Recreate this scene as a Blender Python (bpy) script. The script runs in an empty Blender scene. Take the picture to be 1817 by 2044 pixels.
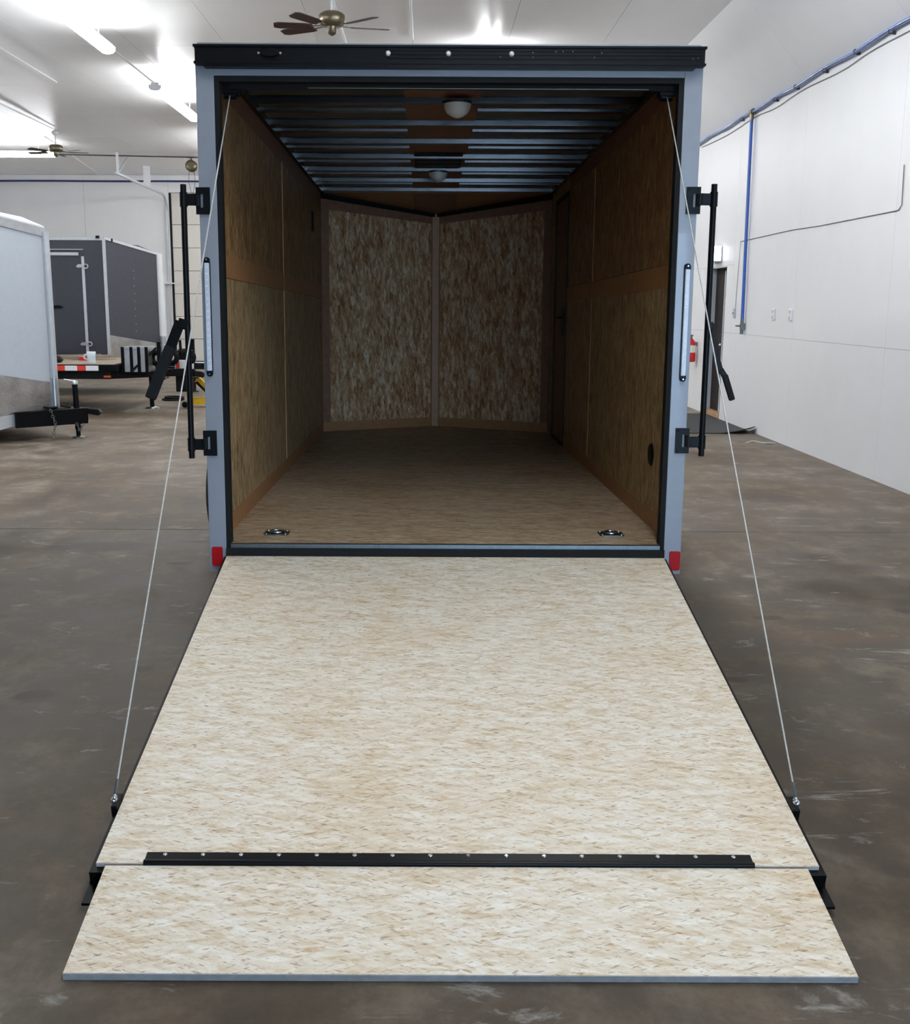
import bpy, bmesh, math, random
from mathutils import Vector, Matrix

random.seed(7)
SC = bpy.context.scene
COL = SC.collection

# ------------------------------------------------------------------ camera
def rx(a): return Matrix.Rotation(a, 3, 'X')
def ry(a): return Matrix.Rotation(a, 3, 'Y')
def rz(a): return Matrix.Rotation(a, 3, 'Z')
R_cam = rz(0.0017) @ rx(-0.1832) @ ry(-0.0037)
cam_d = bpy.data.cameras.new('camera')
cam_d.sensor_fit = 'AUTO'
cam_d.sensor_width = 36.0
cam_d.lens = 2076.88 / 2044.0 * 36.0
cam_d.shift_x = (908.5 - 848.1) / 2044.0
cam_d.shift_y = (990.39 - 1022.0) / 2044.0
cam_d.clip_start = 0.05
cam_d.clip_end = 400
cam = bpy.data.objects.new('camera', cam_d)
COL.objects.link(cam)
right, fwd, up = R_cam @ Vector((1, 0, 0)), R_cam @ Vector((0, 1, 0)), R_cam @ Vector((0, 0, 1))
M = Matrix((right, up, -fwd)).transposed().to_4x4()
M.translation = Vector((0, 0, 1.600))
cam.matrix_world = M
SC.camera = cam

# ------------------------------------------------------------------ daylight, lamps, exposure
SKY_COL = (0.47, 0.70, 1.0)
SKY_STRENGTH = 14.5
TUBE_STRENGTH = 45.0
DOOR_X0, DOOR_X1, DOOR_H = 0.1, 3.9, 3.0        # open overhead door behind the camera
FRONT_Y, BACK_Y, LEFT_X, WALL_X = -6.5, 28.5, -12.6, 4.146
CEIL_Z, EAVE_Z, COVE_X = 4.9, 4.0, 3.35
world = bpy.data.worlds.new('sky')
SC.world = world
world.cycles.sampling_method='MANUAL'
world.cycles.sample_map_resolution=64
world.use_nodes = True
bg = world.node_tree.nodes['Background']
bg.inputs['Color'].default_value = (*SKY_COL, 1)
bg.inputs['Strength'].default_value = SKY_STRENGTH
pl = bpy.data.lights.new('doorway_daylight', 'AREA')
pl.shape = 'RECTANGLE'
pl.size, pl.size_y = DOOR_X1 - DOOR_X0, DOOR_H
pl.cycles.is_portal = True
po = bpy.data.objects.new('doorway_daylight', pl)
COL.objects.link(po)
po.location = ((DOOR_X0 + DOOR_X1) / 2, FRONT_Y - 0.1, DOOR_H / 2)
po.rotation_euler = (math.radians(90), 0, 0)      # shines towards +Y
vs = SC.view_settings
vs.view_transform = 'Standard'
vs.look = 'None'
vs.gamma = 1.0
vs.exposure = 0.2
vs.use_curve_mapping = False
SC.cycles.use_denoising = True
SC.cycles.use_adaptive_sampling = True
SC.cycles.adaptive_threshold = 0.06
SC.cycles.adaptive_min_samples = 32
SC.cycles.max_bounces = 7
SC.cycles.diffuse_bounces = 5
SC.cycles.glossy_bounces = 3
SC.cycles.sample_clamp_indirect = 6.0
SC.cycles.caustics_reflective = False
SC.cycles.caustics_refractive = False

# ------------------------------------------------------------------ materials
def srgb(r, g, b):
    f = lambda c: (c / 255 / 12.92) if c / 255 <= 0.04045 else ((c / 255 + 0.055) / 1.055) ** 2.4
    return (f(r), f(g), f(b), 1)

class NT:
    def __init__(self, name):
        self.m = bpy.data.materials.new(name)
        self.m.use_nodes = True
        self.t = self.m.node_tree
        self.b = self.t.nodes['Principled BSDF']
        self.out = self.t.nodes['Material Output']
    def n(self, kind, **kw):
        nd = self.t.nodes.new(kind)
        for k, v in kw.items():
            if k.startswith('i_'):
                nd.inputs[k[2:].replace('_', ' ')].default_value = v
            else:
                setattr(nd, k, v)
        return nd
    def l(self, a, b): self.t.links.new(a, b)
    def coord(self, scale=(1, 1, 1), rot=(0, 0, 0), loc=(0, 0, 0), src='Object'):
        tc = self.n('ShaderNodeTexCoord')
        mp = self.n('ShaderNodeMapping')
        mp.inputs['Scale'].default_value = scale
        mp.inputs['Rotation'].default_value = rot
        mp.inputs['Location'].default_value = loc
        self.l(tc.outputs[src], mp.inputs['Vector'])
        return mp.outputs['Vector']
    def noise(self, vec, scale=5, detail=3, rough=0.5, dist=0.0):
        nd = self.n('ShaderNodeTexNoise')
        nd.inputs['Scale'].default_value = scale
        nd.inputs['Detail'].default_value = detail
        nd.inputs['Roughness'].default_value = rough
        nd.inputs['Distortion'].default_value = dist
        self.l(vec, nd.inputs['Vector'])
        return nd.outputs['Fac']
    def ramp(self, fac, stops):
        nd = self.n('ShaderNodeValToRGB')
        el = nd.color_ramp.elements
        el[0].position, el[0].color = stops[0][0], stops[0][1]
        el[1].position, el[1].color = stops[1][0], stops[1][1]
        for p, c in stops[2:]:
            e = el.new(p); e.color = c
        self.l(fac, nd.inputs['Fac'])
        return nd.outputs['Color']
    def mix(self, fac, a, b, mode='MIX'):
        nd = self.n('ShaderNodeMix', data_type='RGBA', blend_type=mode)
        for sock, v in ((nd.inputs[0], fac), (nd.inputs[6], a), (nd.inputs[7], b)):
            if hasattr(v, 'links') or isinstance(v, bpy.types.NodeSocket): self.l(v, sock)
            else: sock.default_value = v
        return nd.outputs[2]
    def math(self, op, a, b=0.0, clamp=False):
        nd = self.n('ShaderNodeMath', operation=op, use_clamp=clamp)
        for sock, v in ((nd.inputs[0], a), (nd.inputs[1], b)):
            if isinstance(v, bpy.types.NodeSocket): self.l(v, sock)
            else: sock.default_value = v
        return nd.outputs[0]
    def bump(self, h, strength=0.1, dist=0.01):
        nd = self.n('ShaderNodeBump')
        nd.inputs['Strength'].default_value = strength
        nd.inputs['Distance'].default_value = dist
        self.l(h, nd.inputs['Height'])
        self.l(nd.outputs['Normal'], self.b.inputs['Normal'])

BW = lambda v: (v, v, v, 1)

def plain(name, col, rough=0.5, metal=0.0, var=0.06, scale=18.0, spec=0.5, bump=0.0, coat=0.0):
    t = NT(name)
    v = t.coord()
    f = t.noise(v, scale, 2, 0.55)
    dark = tuple(c * (1 - var) for c in col[:3]) + (1,)
    lite = tuple(min(1, c * (1 + var)) for c in col[:3]) + (1,)
    t.l(t.ramp(f, [(0.3, dark), (0.7, lite)]), t.b.inputs['Base Color'])
    t.b.inputs['Roughness'].default_value = rough
    t.b.inputs['Metallic'].default_value = metal
    t.b.inputs['Specular IOR Level'].default_value = spec
    t.b.inputs['Coat Weight'].default_value = coat
    if bump: t.bump(t.noise(v, scale * 6, 3), bump, 0.004)
    return t.m

def osb(name, grain, normal, cols, speck, rough=0.62, k=1.0, contrast=1.0, blotch=None):
    """oriented strand board: stretched flakes lying along `grain`, in the plane facing `normal`"""
    t = NT(name)
    ax = 'XYZ'
    def vec(lo, hi, ang, seed):
        sc = [hi * k] * 3
        sc[ax.index(grain)] = lo * k
        rot = [0, 0, 0]
        # rotation has to come before the stretch: two mapping nodes
        rot[ax.index(normal)] = ang
        tc = t.coord(rot=tuple(rot), loc=(seed, seed * 1.7, seed * 0.6))
        mp = t.n('ShaderNodeMapping')
        mp.inputs['Scale'].default_value = sc
        t.l(tc, mp.inputs['Vector'])
        return mp.outputs['Vector']
    def flakes(lo, hi, ang, seed):
        v = vec(lo, hi, ang, seed)
        wob = t.n('ShaderNodeTexNoise'); wob.inputs['Scale'].default_value = 0.9; wob.inputs['Detail'].default_value = 0
        t.l(v, wob.inputs['Vector'])
        add = t.n('ShaderNodeVectorMath', operation='MULTIPLY_ADD')
        t.l(wob.outputs['Color'], add.inputs[0]); add.inputs[1].default_value = (0.55, 0.55, 0.55)
        t.l(v, add.inputs[2])
        vo = t.n('ShaderNodeTexVoronoi'); vo.inputs['Scale'].default_value = 1.0
        t.l(add.outputs[0], vo.inputs['Vector'])
        sep = t.n('ShaderNodeSeparateColor'); t.l(vo.outputs['Color'], sep.inputs[0])
        return sep.outputs[0], sep.outputs[1]
    a0, a1 = flakes(13, 62, 0.16, 1.3)
    b0, b1 = flakes(16, 74, -0.22, 4.1)
    c0, c1 = flakes(24, 100, 0.45, 8.7)
    f = t.math('ADD', t.math('ADD', t.math('MULTIPLY', a0, 0.20), t.math('MULTIPLY', b0, 0.17)), t.math('MULTIPLY', c0, 0.13))
    broad = t.noise(vec(4.5, 22, 0.04, 6.2), 1.0, 3, 0.68)
    fine = t.noise(vec(24, 150, 0.05, 2.2), 1.0, 3, 0.7)
    f = t.math('ADD', f, t.math('ADD', t.math('MULTIPLY', broad, 0.32), t.math('MULTIPLY', fine, 0.18)))
    base = t.ramp(f, [(0.5 - 0.26 / contrast, cols[0]), (0.5 - 0.10 / contrast, cols[1]), (0.5 + 0.06 / contrast, cols[2]), (0.5 + 0.24 / contrast, cols[3])])
    # darker strands and bark specks
    for lo, hi, ang, seed, th, amt in ((22, 120, 0.30, 5.5, 0.655, 0.6), (26, 130, -0.28, 9.5, 0.66, 0.55), (60, 240, 0.0, 3.3, 0.68, 0.55)):
        s = t.noise(vec(lo, hi, ang, seed), 1.0, 1, 0.5)
        s = t.math('MULTIPLY', t.math('SUBTRACT', s, th), 22.0, clamp=True)
        s = t.math('MULTIPLY', s, amt)
        base = t.mix(s, base, speck)
    if blotch:
        g = t.noise(t.coord(loc=(3, 5, 7)), 1.7, 3, 0.6)
        g = t.math('MULTIPLY', t.math('SUBTRACT', g, 0.5), 3.5, clamp=True)
        base = t.mix(t.math('MULTIPLY', g, 0.75), base, blotch, 'MULTIPLY')
    t.l(base, t.b.inputs['Base Color'])
    t.b.inputs['Roughness'].default_value = rough
    t.b.inputs['Specular IOR Level'].default_value = 0.35
    return t.m

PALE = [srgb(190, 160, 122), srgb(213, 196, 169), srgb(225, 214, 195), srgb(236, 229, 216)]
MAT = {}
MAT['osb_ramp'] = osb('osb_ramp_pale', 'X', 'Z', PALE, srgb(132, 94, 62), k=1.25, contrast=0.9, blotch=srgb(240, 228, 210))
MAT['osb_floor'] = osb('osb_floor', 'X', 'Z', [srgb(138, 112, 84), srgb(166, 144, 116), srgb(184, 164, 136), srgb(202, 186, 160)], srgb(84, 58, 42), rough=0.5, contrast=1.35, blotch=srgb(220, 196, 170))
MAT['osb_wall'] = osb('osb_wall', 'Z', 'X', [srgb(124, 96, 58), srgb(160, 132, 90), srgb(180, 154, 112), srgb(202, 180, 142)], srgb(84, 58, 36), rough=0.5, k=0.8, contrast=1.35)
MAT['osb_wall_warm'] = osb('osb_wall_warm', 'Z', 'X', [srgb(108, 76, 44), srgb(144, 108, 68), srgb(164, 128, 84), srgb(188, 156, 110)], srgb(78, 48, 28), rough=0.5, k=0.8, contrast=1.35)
MAT['osb_nose'] = osb('osb_nose', 'Z', 'Y', [srgb(136, 92, 58), srgb(176, 132, 92), srgb(200, 162, 122), srgb(226, 204, 172)], srgb(66, 42, 30), rough=0.34, k=0.75, contrast=1.3)
MAT['ply_orange'] = plain('plywood_edge_orange', srgb(168, 122, 80), 0.5, var=0.1)
MAT['ply_brown'] = plain('plywood_brown', srgb(136, 98, 74), 0.55, var=0.12)
MAT['ply_tan'] = plain('plywood_tan', srgb(170, 124, 76), 0.5, var=0.1)
MAT['silver'] = plain('silver_painted_steel', srgb(140, 143, 150), 0.36, metal=0.0, var=0.03, spec=0.6, coat=0.25)
MAT['silver_skin'] = plain('silver_aluminium_skin', srgb(150, 154, 162), 0.35, metal=0.3, var=0.03)
MAT['black'] = plain('black_gloss_paint', srgb(9, 9, 10), 0.38, var=0.2, spec=0.16)
MAT['black_matte'] = plain('black_matte', srgb(15, 15, 16), 0.6, var=0.2, spec=0.2)
MAT['rubber'] = plain('black_rubber', srgb(14, 14, 14), 0.75, var=0.2, spec=0.3)
MAT['grip'] = plain('dark_grip', srgb(27, 27, 29), 0.7, var=0.15, spec=0.2)
MAT['chrome'] = plain('chrome', srgb(215, 218, 222), 0.15, metal=1.0, var=0.03)
MAT['zinc'] = plain('zinc_plate', srgb(110, 116, 118), 0.32, metal=0.9, var=0.1, scale=60)
MAT['cable'] = plain('wire_cable', srgb(190, 190, 186), 0.4, metal=0.3, var=0.12, scale=160)
MAT['red_lens'] = plain('red_reflector', srgb(170, 10, 16), 0.4, var=0.08, spec=0.2)
MAT['clear_lens'] = plain('clear_led_lens', srgb(206, 212, 222), 0.2, var=0.05, scale=50)
MAT['dome'] = plain('white_dome_lens', srgb(225, 225, 222), 0.3, var=0.02)
MAT['edge_grey'] = plain('grey_edge_paint', srgb(146, 143, 140), 0.6, var=0.14, scale=40)
MAT['edge_tan'] = plain('pale_board_edge', srgb(176, 170, 162), 0.7, var=0.14, scale=40)
MAT['tyre'] = plain('tyre_rubber', srgb(24, 24, 25), 0.8, var=0.2)
MAT['white_paint'] = plain('white_enamel', srgb(226, 228, 230), 0.4, var=0.02)
MAT['white_skin'] = plain('white_trailer_skin', srgb(190, 198, 206), 0.32, var=0.02, coat=0.2)
MAT['charcoal_skin'] = plain('charcoal_trailer_skin', srgb(60, 62, 70), 0.25, var=0.05, coat=0.15)
MAT['alu'] = plain('bright_aluminium', srgb(200, 202, 206), 0.3, metal=0.85, var=0.06)
MAT['alu_soft'] = plain('soft_aluminium_trim', srgb(196, 200, 204), 0.45, metal=0.35, var=0.05)
MAT['brass'] = plain('aged_brass', srgb(120, 112, 92), 0.35, metal=0.8, var=0.1)
MAT['wood_dark'] = plain('dark_wood_blade', srgb(58, 34, 34), 0.5, var=0.2)
MAT['door_brown'] = plain('dark_brown_door', srgb(30, 21, 20), 0.6, var=0.15, spec=0.2)
MAT['jamb'] = plain('pale_jamb', srgb(190, 196, 200), 0.5, var=0.03)
MAT['blue_hose'] = plain('blue_hose', srgb(34, 84, 170), 0.35, var=0.08, spec=0.6)
MAT['blue_pipe'] = plain('blue_pipe', srgb(60, 104, 176), 0.22, var=0.1, spec=0.8, coat=0.6)
MAT['navy_hose'] = plain('navy_hose', srgb(34, 50, 96), 0.5, var=0.1)
MAT['grey_wire'] = plain('grey_wire', srgb(128, 128, 126), 0.6, var=0.1)
MAT['dark_wire'] = plain('dark_wire', srgb(56, 56, 60), 0.6, var=0.1)
MAT['ext_red'] = plain('extinguisher_red', srgb(190, 22, 34), 0.3, var=0.05)
MAT['label_white'] = plain('paper_label', srgb(228, 226, 214), 0.6, var=0.1, scale=90)
MAT['mat_dark'] = plain('rubber_mat', srgb(52, 52, 53), 0.85, var=0.22, scale=45, bump=0.4)
MAT['wood_scrap'] = plain('sill_wood', srgb(168, 132, 96), 0.6, var=0.2, scale=12)
MAT['yellow'] = plain('yellow_paint', srgb(222, 178, 20), 0.4, var=0.12)
MAT['deck_wood'] = plain('weathered_deck', srgb(140, 126, 110), 0.7, var=0.2, scale=14)
MAT['white_tape'] = plain('white_reflective_tape', srgb(246, 248, 250), 0.3, var=0.01)
MAT['red_tape'] = plain('red_reflective_tape', srgb(236, 70, 56), 0.3, var=0.03)
MAT['amber'] = plain('amber_marker', srgb(206, 92, 26), 0.3, var=0.08)
MAT['cup'] = plain('pale_cup', srgb(214, 226, 232), 0.5, var=0.03)
MAT['wall_white'] = plain('white_wall_liner', srgb(229, 230, 231), 0.38, var=0.012, scale=3.0)
MAT['wall_gap'] = plain('wall_joint', srgb(150, 150, 150), 0.7, var=0.05)
MAT['ceil_white'] = plain('white_ceiling_liner', srgb(248, 247, 246), 0.34, var=0.01, scale=2.0)
MAT['door_white'] = plain('cream_overhead_door', srgb(216, 211, 203), 0.5, var=0.02)
MAT['ground_out'] = plain('outdoor_gravel', srgb(196, 196, 194), 0.8, var=0.15, scale=1.5)

def guard_mat():
    t = NT('tread_plate_guard')
    v = t.coord()
    f = t.noise(v, 3.0, 3)
    t.l(t.ramp(f, [(0.35, srgb(150, 146, 142)), (0.65, srgb(190, 188, 186))]), t.b.inputs['Base Color'])
    t.b.inputs['Metallic'].default_value = 0.8
    t.b.inputs['Roughness'].default_value = 0.3
    vo = t.n('ShaderNodeTexVoronoi'); vo.inputs['Scale'].default_value = 34
    t.l(v, vo.inputs['Vector'])
    t.bump(vo.outputs['Distance'], 0.35, 0.004)
    return t.m
MAT['guard'] = guard_mat()

def roof_mat(name, col, metal, rough):
    t = NT(name)
    v = t.coord(scale=(0.6, 9, 1))
    f = t.noise(v, 3.0, 3, 0.6)
    t.l(t.ramp(f, [(0.3, tuple(c * 0.75 for c in col[:3]) + (1,)), (0.7, col)]), t.b.inputs['Base Color'])
    t.b.inputs['Metallic'].default_value = metal
    t.b.inputs['Roughness'].default_value = rough
    t.bump(f, 0.25, 0.01)
    return t.m
MAT['roof_metal'] = roof_mat('galvanised_roof_sheet', srgb(132, 128, 122), 0.75, 0.5)
MAT['bow'] = roof_mat('steel_roof_bow', srgb(78, 78, 79), 0.95, 0.24)

def concrete():
    t = NT('worn_concrete')
    v = t.coord()
    big = t.noise(v, 0.55, 4, 0.6, 0.0)
    mid = t.noise(t.coord(scale=(1.2, 1.0, 1), loc=(7, 2, 0)), 3.0, 6, 0.72, 0.0)
    fine = t.noise(v, 38, 2, 0.6)
    base = t.ramp(big, [(0.32, srgb(112, 100, 84)), (0.46, srgb(138, 126, 110)), (0.56, srgb(158, 150, 140)), (0.68, srgb(124, 110, 92))])
    base = t.mix(0.8, base, t.ramp(mid, [(0.34, srgb(112, 100, 86)), (0.5, srgb(160, 153, 144)), (0.66, srgb(226, 223, 219))]), 'MULTIPLY')
    # near floor dirtier and darkened, far floor lightened: light falloff painted into the colour
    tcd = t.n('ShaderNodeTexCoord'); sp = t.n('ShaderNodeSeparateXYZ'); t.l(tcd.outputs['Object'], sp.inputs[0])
    dirt_shade = t.math('SUBTRACT', 9.5, sp.outputs['Y'])
    dirt_shade = t.math('ADD', t.math('MULTIPLY', dirt_shade, 0.20), t.math('MULTIPLY', t.math('SUBTRACT', big, 0.5), 2.2), clamp=True)
    base = t.mix(dirt_shade, t.mix(1.0, base, (1.10, 1.08, 1.06, 1), 'MULTIPLY'), t.mix(1.0, base, (0.56, 0.53, 0.485, 1), 'MULTIPLY'))
    # brown rusty areas
    rust = t.noise(t.coord(loc=(11, 4, 2)), 1.1, 4, 0.7, 0.0)
    rust = t.math('MULTIPLY', t.math('SUBTRACT', rust, 0.56), 5.0, clamp=True)
    base = t.mix(t.math('MULTIPLY', rust, 0.45), base, srgb(118, 92, 66))
    # pale scuffs
    scuff = t.noise(t.coord(scale=(1.2, 3.2, 1), rot=(0, 0, 0.5), loc=(2, 9, 0)), 2.0, 5, 0.75, 0.8)
    scuff = t.math('MULTIPLY', t.math('SUBTRACT', scuff, 0.60), 6.0, clamp=True)
    base = t.mix(t.math('MULTIPLY', scuff, 0.55), base, srgb(188, 184, 180))
    # dark drips
    spot = t.noise(t.coord(loc=(5, 1, 3)), 3.3, 2, 0.5, 0.0)
    spot = t.math('MULTIPLY', t.math('SUBTRACT', spot, 0.70), 14.0, clamp=True)
    base = t.mix(t.math('MULTIPLY', spot, 0.6), base, srgb(66, 56, 48))
    # single oil stains, each where it lies on the slab
    tc = t.n('ShaderNodeTexCoord')
    wob = t.n('ShaderNodeTexNoise'); wob.inputs['Scale'].default_value = 9.0; wob.inputs['Detail'].default_value = 2
    t.l(tc.outputs['Object'], wob.inputs['Vector'])
    for x, y, sx, sy, amt, col in STAINS:
        sub = t.n('ShaderNodeVectorMath', operation='SUBTRACT'); t.l(tc.outputs['Object'], sub.inputs[0]); sub.inputs[1].default_value = (x, y, 0)
        mul = t.n('ShaderNodeVectorMath', operation='MULTIPLY'); t.l(sub.outputs[0], mul.inputs[0]); mul.inputs[1].default_value = (1 / sx, 1 / sy, 0)
        ln = t.n('ShaderNodeVectorMath', operation='LENGTH'); t.l(mul.outputs[0], ln.inputs[0])
        d = t.math('ADD', ln.outputs['Value'], t.math('MULTIPLY', t.math('SUBTRACT', wob.outputs['Fac'], 0.5), 1.0))
        f = t.math('MULTIPLY', t.math('SUBTRACT', 1.0, d), 2.5, clamp=True)
        base = t.mix(t.math('MULTIPLY', f, amt), base, col)
    base = t.mix(0.25, base, t.ramp(fine, [(0.3, BW(0.6)), (0.7, BW(1.0))]), 'MULTIPLY')
    t.l(base, t.b.inputs['Base Color'])
    r = t.ramp(mid, [(0.3, BW(0.46)), (0.7, BW(0.68))])
    t.l(r, t.b.inputs['Roughness'])
    t.b.inputs['Specular IOR Level'].default_value = 0.22
    t.bump(fine, 0.08, 0.003)
    return t.m
DK = srgb(62, 52, 46)
STAINS = [(-1.623, 4.067, 0.11, 0.09, 0.75, DK), (-1.26, 4.40, 0.05, 0.05, 0.8, DK), (-1.95, 4.25, 0.10, 0.07, 0.4, DK),
          (-2.2, 6.75, 0.45, 0.16, 0.45, DK), (-1.55, 6.9, 0.16, 0.05, 0.6, DK), (-1.55, 6.3, 0.1, 0.05, 0.6, DK),
          (2.55, 5.35, 0.08, 0.06, 0.8, DK), (2.40, 4.75, 0.05, 0.04, 0.8, DK), (1.35, 4.30, 0.05, 0.04, 0.8, DK),
          (1.78, 5.2, 0.10, 0.05, 0.6, DK), (2.9, 8.6, 0.4, 0.22, 0.4, DK), (2.0, 4.9, 0.4, 0.12, 0.10, srgb(150, 96, 60)),
          (-1.4, 5.0, 0.3, 0.12, 0.3, srgb(96, 76, 60)), (2.45, 4.25, 0.16, 0.06, 0.25, srgb(170, 106, 60)), (1.36, 2.75, 0.06, 0.05, 0.6, DK)]
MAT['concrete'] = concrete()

def tube_mat():
    m = bpy.data.materials.new('lit_lamp_diffuser')
    m.use_nodes = True
    nt = m.node_tree
    nt.nodes.remove(nt.nodes['Principled BSDF'])
    e = nt.nodes.new('ShaderNodeEmission')
    e.inputs['Color'].default_value = (0.975, 1.0, 1.03, 1)
    e.inputs['Strength'].default_value = TUBE_STRENGTH
    nt.links.new(e.outputs[0], nt.nodes['Material Output'].inputs['Surface'])
    m.cycles.emission_sampling = 'FRONT'
    return m
MAT['tube'] = tube_mat()
def sign_mat():
    m = bpy.data.materials.new('lit_sign_face')
    m.use_nodes = True
    b = m.node_tree.nodes['Principled BSDF']
    b.inputs['Base Color'].default_value = srgb(240, 242, 250)
    b.inputs['Emission Color'].default_value = (0.85, 0.92, 1.0, 1)
    b.inputs['Emission Strength'].default_value = 3.0
    return m
MAT['sign'] = sign_mat()

# ------------------------------------------------------------------ mesh helpers
class MB:
    def __init__(self):
        self.v, self.f, self.sm = [], [], []
    def _add(self, vs, fs, smooth=False):
        o = len(self.v)
        self.v += [Vector(p) for p in vs]
        for f in fs:
            self.f.append([i + o for i in f]); self.sm.append(smooth)
        return self
    def box(self, x0, x1, y0, y1, z0, z1, mat=None):
        vs = [Vector((x, y, z)) for x in (x0, x1) for y in (y0, y1) for z in (z0, z1)]
        if mat is not None: vs = [mat @ p for p in vs]
        return self._add(vs, [(0, 1, 3, 2), (4, 6, 7, 5), (0, 4, 5, 1), (2, 3, 7, 6), (0, 2, 6, 4), (1, 5, 7, 3)])
    def bar(self, a, b, w, h, upv=(0, 0, 1)):
        """rectangular bar from a to b"""
        a, b = Vector(a), Vector(b)
        d = (b - a).normalized()
        s = d.cross(Vector(upv))
        if s.length < 1e-5: s = d.cross(Vector((0, 1, 0)))
        s.normalize(); u = s.cross(d).normalized()
        vs = [p + s * (i * w / 2) + u * (j * h / 2) for p in (a, b) for i, j in ((-1, -1), (1, -1), (1, 1), (-1, 1))]
        return self._add(vs, [(3, 2, 1, 0), (4, 5, 6, 7), (0, 1, 5, 4), (1, 2, 6, 5), (2, 3, 7, 6), (3, 0, 4, 7)])
    def tube(self, pts, r, n=10, cap=True):
        pts = [Vector(p) for p in pts]
        rings = []
        ref = None
        for i, p in enumerate(pts):
            d = (pts[min(i + 1, len(pts) - 1)] - pts[max(i - 1, 0)]).normalized()
            if ref is None:
                ref = d.orthogonal().normalized()
            ref = (ref - d * ref.dot(d)).normalized()
            q = d.cross(ref)
            rr = r[i] if isinstance(r, (list, tuple)) else r
            rings.append([p + (ref * math.cos(2 * math.pi * k / n) + q * math.sin(2 * math.pi * k / n)) * rr for k in range(n)])
        vs = [p for ring in rings for p in ring]
        fs = []
        for i in range(len(pts) - 1):
            for k in range(n):
                fs.append((i * n + k, i * n + (k + 1) % n, (i + 1) * n + (k + 1) % n, (i + 1) * n + k))
        self._add(vs, fs, True)
        if cap:
            self._add(rings[0], [tuple(range(n - 1, -1, -1))])
            self._add(rings[-1], [tuple(range(n))])
        return self
    def lathe(self, prof, c=(0, 0, 0), axis=(0, 0, 1), n=20):
        """profile of (radius, height) spun about axis through c"""
        ax = Vector(axis).normalized(); e = ax.orthogonal().normalized(); q = ax.cross(e)
        c = Vector(c); vs = []
        for r, h in prof:
            for k in range(n):
                a = 2 * math.pi * k / n
                vs.append(c + ax * h + (e * math.cos(a) + q * math.sin(a)) * r)
        fs = []
        for i in range(len(prof) - 1):
            for k in range(n):
                fs.append((i * n + k, i * n + (k + 1) % n, (i + 1) * n + (k + 1) % n, (i + 1) * n + k))
        self._add(vs, fs, True)
        self._add([vs[k] for k in range(n)], [tuple(range(n - 1, -1, -1))])
        self._add([vs[(len(prof) - 1) * n + k] for k in range(n)], [tuple(range(n))])
        return self
    def prism(self, poly, d):
        """polygon (list of 3d points) pushed along vector d"""
        d = Vector(d); n = len(poly)
        a = [Vector(p) for p in poly]; b = [p + d for p in a]
        fs = [tuple(range(n - 1, -1, -1)), tuple(range(n, 2 * n))] + [(i, (i + 1) % n, n + (i + 1) % n, n + i) for i in range(n)]
        return self._add(a + b, fs)
    def torus(self, c, R, r, axis=(0, 0, 1), n=20, m=8, arc=2 * math.pi, start=0.0):
        ax = Vector(axis).normalized(); e = ax.orthogonal().normalized(); q = ax.cross(e); c = Vector(c)
        full = arc > 2 * math.pi - 1e-3
        pts = [c + (e * math.cos(start + arc * k / n) + q * math.sin(start + arc * k / n)) * R for k in range(n + (0 if full else 1))]
        if full: pts += [pts[0], ]
        return self.tube(pts, r, m, cap=not full)
    def build(self, name, mat, parent=None, bevel=0.0):
        me = bpy.data.meshes.new(name)
        me.from_pydata([tuple(p) for p in self.v], [], self.f)
        for p, s in zip(me.polygons, self.sm): p.use_smooth = s
        bm = bmesh.new(); bm.from_mesh(me)
        bmesh.ops.recalc_face_normals(bm, faces=bm.faces)
        bm.to_mesh(me); bm.free()
        me.materials.append(MAT[mat] if isinstance(mat, str) else mat)
        o = bpy.data.objects.new(name, me)
        COL.objects.link(o)
        if parent is not None: o.parent = parent
        if bevel:
            md = o.modifiers.new('soft_edges', 'BEVEL'); md.width = bevel; md.segments = 2; md.limit_method = 'ANGLE'
        return o

def box(name, x0, x1, y0, y1, z0, z1, mat, parent=None, bevel=0.0):
    return MB().box(x0, x1, y0, y1, z0, z1).build(name, mat, parent, bevel)
def empty(name, loc=(0, 0, 0), rot=None):
    o = bpy.data.objects.new(name, None); COL.objects.link(o)
    o.location = loc
    if rot is not None: o.rotation_euler = rot
    o.empty_display_size = 0.2
    return o
def tag(o, label, cat, group=None):
    o['label'] = label; o['category'] = cat
    if group: o['group'] = group
    return o
def struct(o):
    o['kind'] = 'structure'
    return o
def copy_tree(o, parent=None):
    c = o.copy(); COL.objects.link(c); c.parent = parent
    for ch in list(o.children): copy_tree(ch, c)
    return c

# ------------------------------------------------------------------ the building
# floor slabs either side of the saw-cut joint
floor = struct(box('floor', LEFT_X, WALL_X + 0.2, FRONT_Y, BACK_Y, -0.30, -0.03, 'wall_gap'))
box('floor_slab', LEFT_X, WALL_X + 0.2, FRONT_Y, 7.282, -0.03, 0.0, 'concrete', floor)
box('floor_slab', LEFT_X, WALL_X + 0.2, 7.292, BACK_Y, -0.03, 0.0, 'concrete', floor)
g = struct(box('ground', -80, 80, -90, FRONT_Y - 0.2, -0.4, -0.03, 'ground_out'))

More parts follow.
